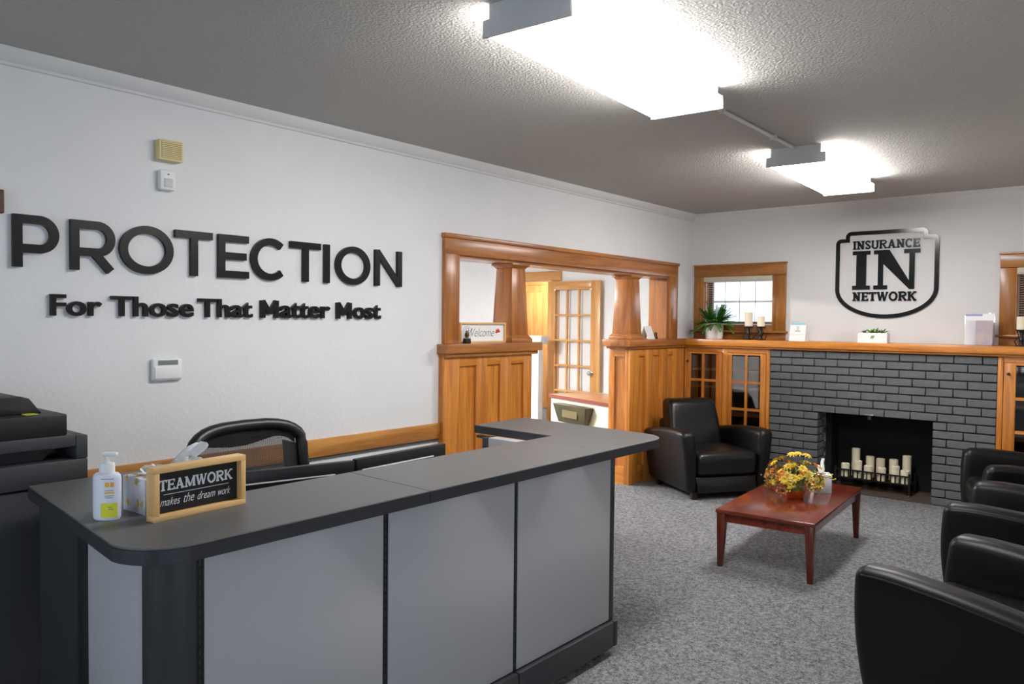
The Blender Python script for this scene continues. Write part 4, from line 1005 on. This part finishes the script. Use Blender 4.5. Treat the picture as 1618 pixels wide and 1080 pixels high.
# fern
fn = thing('potted_fern', 'leafy green fern in a round white pot on the mantel corner', 'plant', (0.347, -0.19, 1.325), 0.0)
obj('pot', MB().lathe([(0, 0), (.078, 0), (.082, .004), (.091, .15), (.091, .158), (.084, .158), (.082, .14), (0, .14)], 28), M_pot, fn)
obj('soil', MB().lathe([(0, .141), (.081, .141), (0, .145)], 20), M_brown, fn)
rg = random.Random(5)
for k in range(85):
    a = rg.uniform(0, 6.283); el = rg.uniform(.15, 1.35); ln = rg.uniform(.13, .22)
    p0 = Vector((.03*math.cos(a), .03*math.sin(a), .145)); pts = []
    for i in range(9):
        t_ = i/8; r_ = ln*t_*math.cos(el)+.02*t_; z = .145+ln*1.0*t_*math.sin(el)-.10*t_*t_*(1.25-el)
        pts.append(p0+Vector((r_*math.cos(a), min(.13, r_*math.sin(a)) if True else 0, z-.145)))
    m = MB().tube(pts, .0016, 4)
    for i in range(1, 9):
        d = (pts[i]-pts[i-1]).normalized(); sd = d.cross(Vector((0, 0, 1)))
        sd = sd.normalized() if sd.length > .01 else Vector((1, 0, 0))
        for s in (-1, 1):
            for off in (0, .33, .66):
                b_ = pts[i]-(pts[i]-pts[i-1])*off; lw = .034*(1-.55*i/9)
                tip = b_+sd*s*lw+d*.018-Vector((0, 0, .006))
                if tip.y > .17: continue
                m.leaf(b_, tip, .0125, (0, 0, 1), n=2)
    obj('frond', m, M_leaf, fn)

def candle_stand(label, x, y, hh, cr_, ch, tall=0.13):
    t = thing('candle_holder', label, 'candle holder', (x, y, 1.325), 0.0, 'black candle holders on the mantel')
    obj('stem', MB().lathe([(0, 0), (.042, 0), (.042, .006), (.018, .012), (.012, .03), (.02, .05), (.012, .07), (.014, tall-.02), (.035, tall-.01), (.046, tall-.006), (.046, tall), (0, tall)], 20), M_black, t)
    for k in range(3):
        a = k*2.094+.5; obj('scroll', MB().tube([(.04*math.cos(a), .04*math.sin(a), .008), (.046*math.cos(a), .046*math.sin(a), .04), (.02*math.cos(a), .02*math.sin(a), .075), (.034*math.cos(a), .034*math.sin(a), tall-.012)], .005, 6), M_black, t)
    c = thing('pillar_candle', label.replace('black candle holder', 'ivory pillar candle').replace('holding', 'beside'), 'candle', (x, y, 1.325+tall), 0.0)
    return t, c
def pillar(label, x, y, z, r_, h_, group=None, mesh_cache={}):
    t = thing('pillar_candle', label, 'candle', (x, y, z), 0.0, group)
    key = (round(r_, 3), round(h_, 3))
    obj('wax', MB().lathe([(0, 0), (r_, 0), (r_, h_-.004), (r_-.004, h_), (r_*.7, h_-.006), (0, h_-.010)], 20), M_wax, t)
    obj('wick', MB().tube([(0, 0, h_-.011), (0, 0, h_+.006)], .0015, 5), M_black, t)
    return t
def holder(label, x, y, tall):
    t = thing('candle_holder', label, 'candle holder', (x, y, 1.325), 0.0)
    obj('stem', MB().lathe([(0, 0), (.042, 0), (.042, .006), (.018, .012), (.012, .03), (.02, .05), (.012, .07), (.014, tall-.02), (.035, tall-.01), (.046, tall-.006), (.046, tall), (0, tall)], 20), M_black, t)
    for k in range(4):
        a = k*1.571+.5; obj('scroll', MB().tube([(.038*math.cos(a), .038*math.sin(a), .008), (.052*math.cos(a), .052*math.sin(a), .04), (.02*math.cos(a), .02*math.sin(a), .075), (.036*math.cos(a), .036*math.sin(a), tall-.012)], .005, 6), M_black, t)
    return t
holder('black candle holder under the taller mantel candle beside the fern', .707, -.2, .13); pillar('taller ivory candle on a black holder before the window', .707, -.2, 1.4555, .038, .135)
holder('black candle holder under the shorter mantel candle beside the card', .828, -.2, .13); pillar('shorter ivory candle on a black holder before the window', .828, -.2, 1.4555, .035, .098)
holder('black candle holder beside the acrylic brochure holder', 2.915, -.2, .13); pillar('ivory candle on a black holder by the acrylic brochure holder', 2.915, -.2, 1.4555, .038, .1)

cs = thing('tent_card', 'white mantel card with a pale blue top edge', 'card', (1.184, -0.2, 1.325), 0.0)
m = MB(); m.prism([(-.04, 0), (-.037, 0), (.0, .168), (-.003, .168)], -.074, .074, lambda u, v, d: (d, u, v)); obj('front_leaf', m, M_paper, cs)
m = MB(); m.prism([(.04, 0), (.037, 0), (.0, .168), (.003, .168)], -.074, .074, lambda u, v, d: (d, u, v)); obj('back_leaf', m, M_paper, cs)
sl_ = lambda x0, x1, z0, z1: MB().poly([(x, -.04+.037*z/.168-.0012, z) for x, z in ((x0, z0), (x1, z0), (x1, z1), (x0, z1))], [(0, 1, 2, 3)])
obj('blue_band', sl_(-.07, .07, .148, .167), M_blue, cs)
for z, w_ in ((.13, .012), (.118, .014), (.106, .01), (.094, .02), (.088, .026)): obj('print_line', sl_(-w_, w_, z, z+.0035), M_greyp, cs)
obj('fold_line', sl_(-.07, .07, .06, .0612), M_greyp, cs)

pl = thing('succulent_planter', 'low white rectangular planter with small green plants', 'plant', (1.836, -0.2, 1.325), 0.0)
m = MB(); m.box(-.118, .118, -.05, -.042, 0, .085); m.box(-.118, .118, .042, .05, 0, .085); m.box(-.118, -.11, -.042, .042, 0, .085); m.box(.11, .118, -.042, .042, 0, .085); m.box(-.11, .11, -.042, .042, 0, .075)
obj('trough', m, M_pot, pl)
rg = random.Random(11)
for cx_, hgt in ((-.075, .035), (-.02, .06), (.02, .055), (.07, .05)):
    for k in range(13):
        a = rg.uniform(0, 6.283); ln = hgt*rg.uniform(.7, 1.2); e = rg.uniform(.3, 1.3)
        tip = (cx_+ln*math.cos(e)*math.cos(a)*1.3, ln*math.cos(e)*math.sin(a), .078+ln*math.sin(e))
        obj('leaf', MB().leaf((cx_, 0, .074), tip, .02, (0, 0, 1), .004, 3), M_leaf2, pl)
for k in range(4): obj('leaf', MB().leaf((.0+.005*k, -.045, .078), (-.012+.008*k, -.056, .03+.012*(k % 2)), .008, (0, -1, 0)), M_leaf2, pl)

bh = thing('brochure_holder', 'clear acrylic brochure holder with a peach printed leaflet', 'brochure holder', (2.62, -0.2, 1.325), 0.0)
ac = MB(); ac.prism([(.03, 0), (.034, 0), (.064, .26), (.06, .26)], -.105, .105, lambda u, v, d: (d, u, v)); obj('back_sheet', ac, M_acryl, bh)
ac = MB(); ac.prism([(-.03, 0), (-.026, 0), (-.01, .2), (-.014, .2)], -.09, .105, lambda u, v, d: (d, u, v)); obj('front_pocket', ac, M_acryl, bh)
obj('base_plate', MB().box(-.105, .105, -.04, .05, 0, .003), M_acryl, bh)
ac = MB(); ac.prism([(.018, .004), (.024, .004), (.054, .255), (.05, .255)], -.1, .1, lambda u, v, d: (d, u, v)); lf = obj('leaflet', ac, M_paper, bh)
ac = MB(); ac.prism([(-.016, .004), (-.012, .004), (.004, .2), (.0, .2)], -.02, .1, lambda u, v, d: (d, u, v)); obj('printed_leaflet', ac, M_skinp, bh)
ac = MB().poly([(-.098, .0445, .236), (.02, .0445, .236), (.02, .0468, .252), (-.098, .0468, .252)], [(0, 1, 2, 3)]); obj('lilac_band', ac, M_lilac, bh)

# ------------------------------------------------------------------ fireplace grate and candles
gt = thing('fire_grate', 'black iron grate holding candles in the firebox', 'grate', (1.82, 0.0, 0.006), 0.0)
FR[gt.name] = Vector((1.82, 0.0, 0.006))
gx0, gx1 = 1.505, 2.125
for y in (-.1, .11): obj('top_rail' if y < 0 else 'rear_rail', MB().box(gx0, gx1, y-.006, y+.006, .168, .18), M_black, gt)
for y in (-.1, -.05, .0, .05, .11): obj('bottom_bar', MB().box(gx0, gx1, y-.006, y+.006, .098, .108), M_black, gt)
nb = 17
for k in range(nb):
    x = gx0+(gx1-gx0)*k/(nb-1); obj('front_bar', MB().box(x-.005, x+.005, -.105, -.095, .098, .17), M_black, gt)
for x in (gx0+.01, 1.81, gx1-.01): obj('cross_bar', MB().box(x-.006, x+.006, -.1, .11, .088, .098), M_black, gt)
for x in (gx0+.004, gx1-.004):
    for y in (-.1, .11):
        lg_ = obj('leg', MB().box(x-.008, x+.008, y-.008, y+.008, .016, .2 if y < 0 else .17), M_black, gt)
        obj('foot', MB().lathe([(0, 0), (.012, .0), (.014, .006), (.008, .012), (0, .013)], 12, (x, y, .006)), M_steel if y < 0 else M_black, lg_)
GC = 'ivory candles in the firebox grate'
for i, (x, ztop, fr_) in enumerate(((1.57, .225, 1), (1.675, .262, 1), (1.765, .226, 1), (1.875, .222, 1), (1.985, .252, 1), (2.065, .222, 1), (1.645, .356, 0), (1.768, .297, 0), (1.855, .287, 0), (1.963, .293, 0), (2.07, .338, 0))):
    if fr_: x += .012
    y = -.058 if fr_ else .035
    lbl = 'short ivory pillar candle in the front row of the firebox grate' if fr_ else 'ivory pillar candle in the back row of the firebox grate'
    if i == 10: lbl = 'second tallest ivory pillar candle in the firebox grate'
    if i == 6: lbl = 'tallest ivory pillar candle in the firebox grate'
    pillar(lbl, x, y, .1085, .036, ztop-.1085, None if i in (6, 10) else ('front row firebox candles' if fr_ else 'back row firebox candles'))

# ------------------------------------------------------------------ coffee table
ct = thing('coffee_table', 'low cherry-brown wooden coffee table on grey carpet', 'table', (1.925, -2.33, 0), R(4))
TW, TL_, TZ = .585, 1.235, .352
obj('table_top', MB().box(-TW/2, TW/2, -TL_/2, TL_/2, TZ-.022, TZ), cherry, ct, bev=.003)
for s in (-1, 1):
    obj('apron', MB().box(s*(TW/2-.03)-.009, s*(TW/2-.03)+.009, -TL_/2+.055, TL_/2-.055, TZ-.075, TZ-.022), cherry, ct)
    obj('apron', MB().box(-TW/2+.055, TW/2-.055, s*(TL_/2-.03)-.009, s*(TL_/2-.03)+.009, TZ-.075, TZ-.022), cherry, ct)
    for q in (-1, 1):
        cx_, cy_ = s*(TW/2-.033), q*(TL_/2-.033)
        obj('leg', MB().frustum((cx_+s*.006, cy_+q*.006, 0), (.015, .015), (cx_, cy_, TZ-.022), (.027, .027)), cherryZ, ct, bev=.002)

# flower arrangement on it
fa = thing('flower_arrangement', 'yellow and orange silk flower arrangement in a rust bowl', 'flowers', (1.925, -2.32, TZ), 0.0)
obj('bowl', MB().lathe([(0, 0), (.05, 0), (.058, .008), (.072, .045), (.07, .052), (.064, .046), (0, .042)], 24), M_rust, fa)
obj('foam', MB().lathe([(0, .043), (.063, .043), (.05, .07), (0, .09)], 16), M_leaf3, fa)
rg = random.Random(21)
def flower_mesh(mat, rad, layers, npet, nm):
    m = MB()
    for l in range(layers):
        rr = rad*(1-.25*l); up_ = .15+.5*l
        for k in range(npet):
            a = 2*math.pi*k/npet+l*.3
            m.leaf((.004*math.cos(a), .004*math.sin(a), .002*l), (rr*math.cos(a), rr*math.sin(a), rr*up_*.7), rad*.42, (0, 0, 1), .006, 3)
    o = obj(nm, m, mat, fa); return o
protos = [flower_mesh(M_pale, .05, 3, 12, 'flower'), flower_mesh(M_yel, .034, 2, 8, 'flower'), flower_mesh(M_org, .026, 2, 7, 'flower'), flower_mesh(M_yel, .022, 2, 6, 'flower')]
vc = Vector((0.55, -0.8, 0.3))
spots = [(0, -38, 60, .16), (0, 30, 55, .165), (1, 0, 15, .28), (1, -30, 18, .27), (1, 45, 20, .26), (2, 60, 40, .22)]
def put(o, az, pol, r_, first):
    # az: angle around the vertical measured from the camera side, pol: from vertical
    base = math.atan2(-.8, .55)
    a = base+R(az); d = Vector((math.sin(R(pol))*math.cos(a), math.sin(R(pol))*math.sin(a), math.cos(R(pol))))
    p = Vector((0, 0, .085))+Vector((d.x*.95*r_, d.y*.95*r_, d.z*r_*.82))
    q = Vector((0, 0, 1)).rotation_difference(d)
    x = o if first else share('flower', o, fa, p)
    x.location = p; x.rotation_euler = q.to_euler(); return p
used = [False]*4
allp = list(spots)
for k in range(70):
    allp.append((rg.choice([1, 1, 2, 2, 3, 3, 0 if k % 9 == 0 else 1]), rg.uniform(-180, 180), math.degrees(math.acos(rg.uniform(-.12, .98))), rg.uniform(.11, .235)))
for ty, az, pol, r_ in allp:
    r2 = min(r_, .17+.1*math.cos(R(pol))); p = put(protos[ty], az, pol, r2, not used[ty]); used[ty] = True
lfm = None
for k in range(95):
    a = rg.uniform(0, 6.283); pol = math.acos(rg.uniform(-.2, .97)); r_ = rg.uniform(.09, .19)
    d = Vector((math.sin(pol)*math.cos(a), math.sin(pol)*math.sin(a), math.cos(pol)*.9))
    p = Vector((0, 0, .08))+d*r_
    if p.z < .02: p.z = .02
    if lfm is None:
        lfm = obj('leaf', MB().leaf((-.02, 0, 0), (.03, 0, .004), .026, (0, 0, 1), .006, 4), M_leaf3, fa); x = lfm
    else: x = share('leaf', lfm, fa, p)
    x.location = p; x.rotation_euler = (rg.uniform(-.6, .6), -rg.uniform(.1, 1.2), a)
for k in range(26):      # fine twigs with orange berries, trailing at the sides
    a = rg.uniform(2.1, 7.0); ln = rg.uniform(.16, .24); dr_ = rg.uniform(-.02, .1)
    pts = [Vector((0, 0, .08)), Vector((ln*.5*math.cos(a), ln*.5*math.sin(a), .1+dr_*.8)), Vector((ln*math.cos(a), ln*math.sin(a), max(.03, .06+dr_)))]
    m = MB().tube(pts, .0016, 4); tw = obj('twig', m, M_leaf3, fa)
    bm_ = MB()
    for j in range(7):
        t_ = .45+.55*j/6; p = pts[1]+(pts[2]-pts[1])*t_+Vector((rg.uniform(-.015, .015), rg.uniform(-.015, .015), rg.uniform(-.008, .015)))
        if p.z < .008: p.z = .008
        bm_.lathe([(0, -.006), (.0055, -.001), (.005, .003), (0, .006)], 6, p)
    obj('berries', bm_, rg.choice([M_org, M_yel, M_pale]), tw, kind='stuff')

t2 = thing('tissue_cube', 'square white tissue box behind the flower arrangement', 'tissue box', (2.0, -2.02, TZ), R(28))
obj('box', MB().box(-.056, .056, -.056, .056, 0, .122), plain('cube_card', srgb(236, 238, 240), .6, vcol=srgb(206, 214, 222), vscale=14), t2, bev=.001)
obj('opening_rim', MB().lathe([(1, 0), (1, .0008), (0, .0008)], 20, (0, 0, .122), .03, .03), M_greyp, t2)
tissue(t2, .12, [(0, -.005, .008, .005, .105, .042), (.0, .01, -.02, .03, .055, .04)], 8)

# ------------------------------------------------------------------ leather armchairs
def armchair():
    t = thing('leather_armchair', '', 'armchair', (0, 0, 0), 0.0)
    AH = .585
    def arm_top(x):
        u = (x+.40)/.80     # 0 back, 1 front
        return AH-.075*(1-u)**2.0-.012*max(0, (u-.8)/.2)**2
    for s in (1, -1):
        def fn(p, s=s):
            t_ = max(0, (p.z-.06)/(AH-.06))
            z = .06+(p.z-.06)*(arm_top(p.x)-.06)/(AH-.06)
            u = (p.x+.40)/.80
            x = p.x+(.022*math.sin(math.pi*min(1, t_))*u)-.03*(1-t_)*u-.02*t_*u
            thick = (.62+.38*t_)
            y = s*(.325+.045*t_+p.y*thick)
            return (x, y, z)
        a = obj('arm', MB().soft(-.40, .40, -.068, .068, .06, AH, .05, 6, 7, fn), M_leather2, t, smooth=60)
        path = []
        for i in range(13):
            x = -.36+.72*i/12; path.append((x-.02*(x+.4)/.8, s*(.325+.045+.0645), arm_top(x)-.032))
        obj('piping', MB().tube(path, .004, 6), M_leather2, a)
    obj('base', MB().frustum((-.0, 0, .06), (.378, .275), (-.0, 0, .19), (.345, .285)), M_leather, t, bev=.008)
    def sfn(p):
        b = .016*max(0, 1-(p.y/.27)**2)*max(0, 1-((p.x-.08)/.3)**2)
        return (p.x+.012*math.sin(math.pi*(p.z-.2)/.2)*(1 if p.x > .3 else 0), p.y, p.z+(b if p.z > .33 else 0))
    c = obj('seat_cushion', MB().soft(-.22, .372, -.283, .283, .195, .395, .05, 5, 6, sfn), M_leather, t, smooth=60)
    obj('piping', MB().tube([(.376, -.25, .345), (.380, 0, .347), (.376, .25, .345)], .0035, 6), M_leather, c)
    def bfn(p):
        t_ = (p.z-.2)/.58
        w_ = 1-.12*t_
        return (p.x-.13*t_-.015*math.cos(math.pi*p.y/.62)*0+(.03*math.sin(math.pi*t_) if p.x > -.2 else 0), p.y*w_, p.z)
    obj('backrest', MB().soft(-.30, -.12, -.27, .27, .2, .785, .055, 5, 7, bfn), M_leather, t, smooth=60)
    obj('back_shell', MB().soft(-.40, -.27, -.262, .262, .085, .60, .03, 3, 5, lambda p: (p.x-.03*(p.z-.085), p.y, p.z)), M_leather2, t, smooth=60)
    for sx in (-.30, .30):
        for sy in (-.28, .28): obj('leg', MB().frustum((sx*1.06, sy*1.04, 0), (.018, .018), (sx, sy, .062), (.026, .026)), M_darkleg, t, bev=.003)
    return t
AC = 'black leather armchairs'
a0 = armchair()
places = [((0.672, -1.008), -35, 'black leather armchair in the corner between oak pedestal and bookcase'),
          ((3.326, -3.98), 165, 'black leather armchair at the end of the row furthest from the fireplace'),
          ((3.285, -2.51), 179, 'black leather armchair in the middle of the row of three'),
          ((3.12, -1.057), 199, 'black leather armchair of the row standing closest to the fireplace')]
for i, (xy, ang, lb) in enumerate(places):
    o = a0 if i == 0 else copy_tree(a0)
    o.location = (xy[0], xy[1], 0); o.rotation_euler = (0, 0, R(ang)); tag(o, lb, 'armchair', AC)
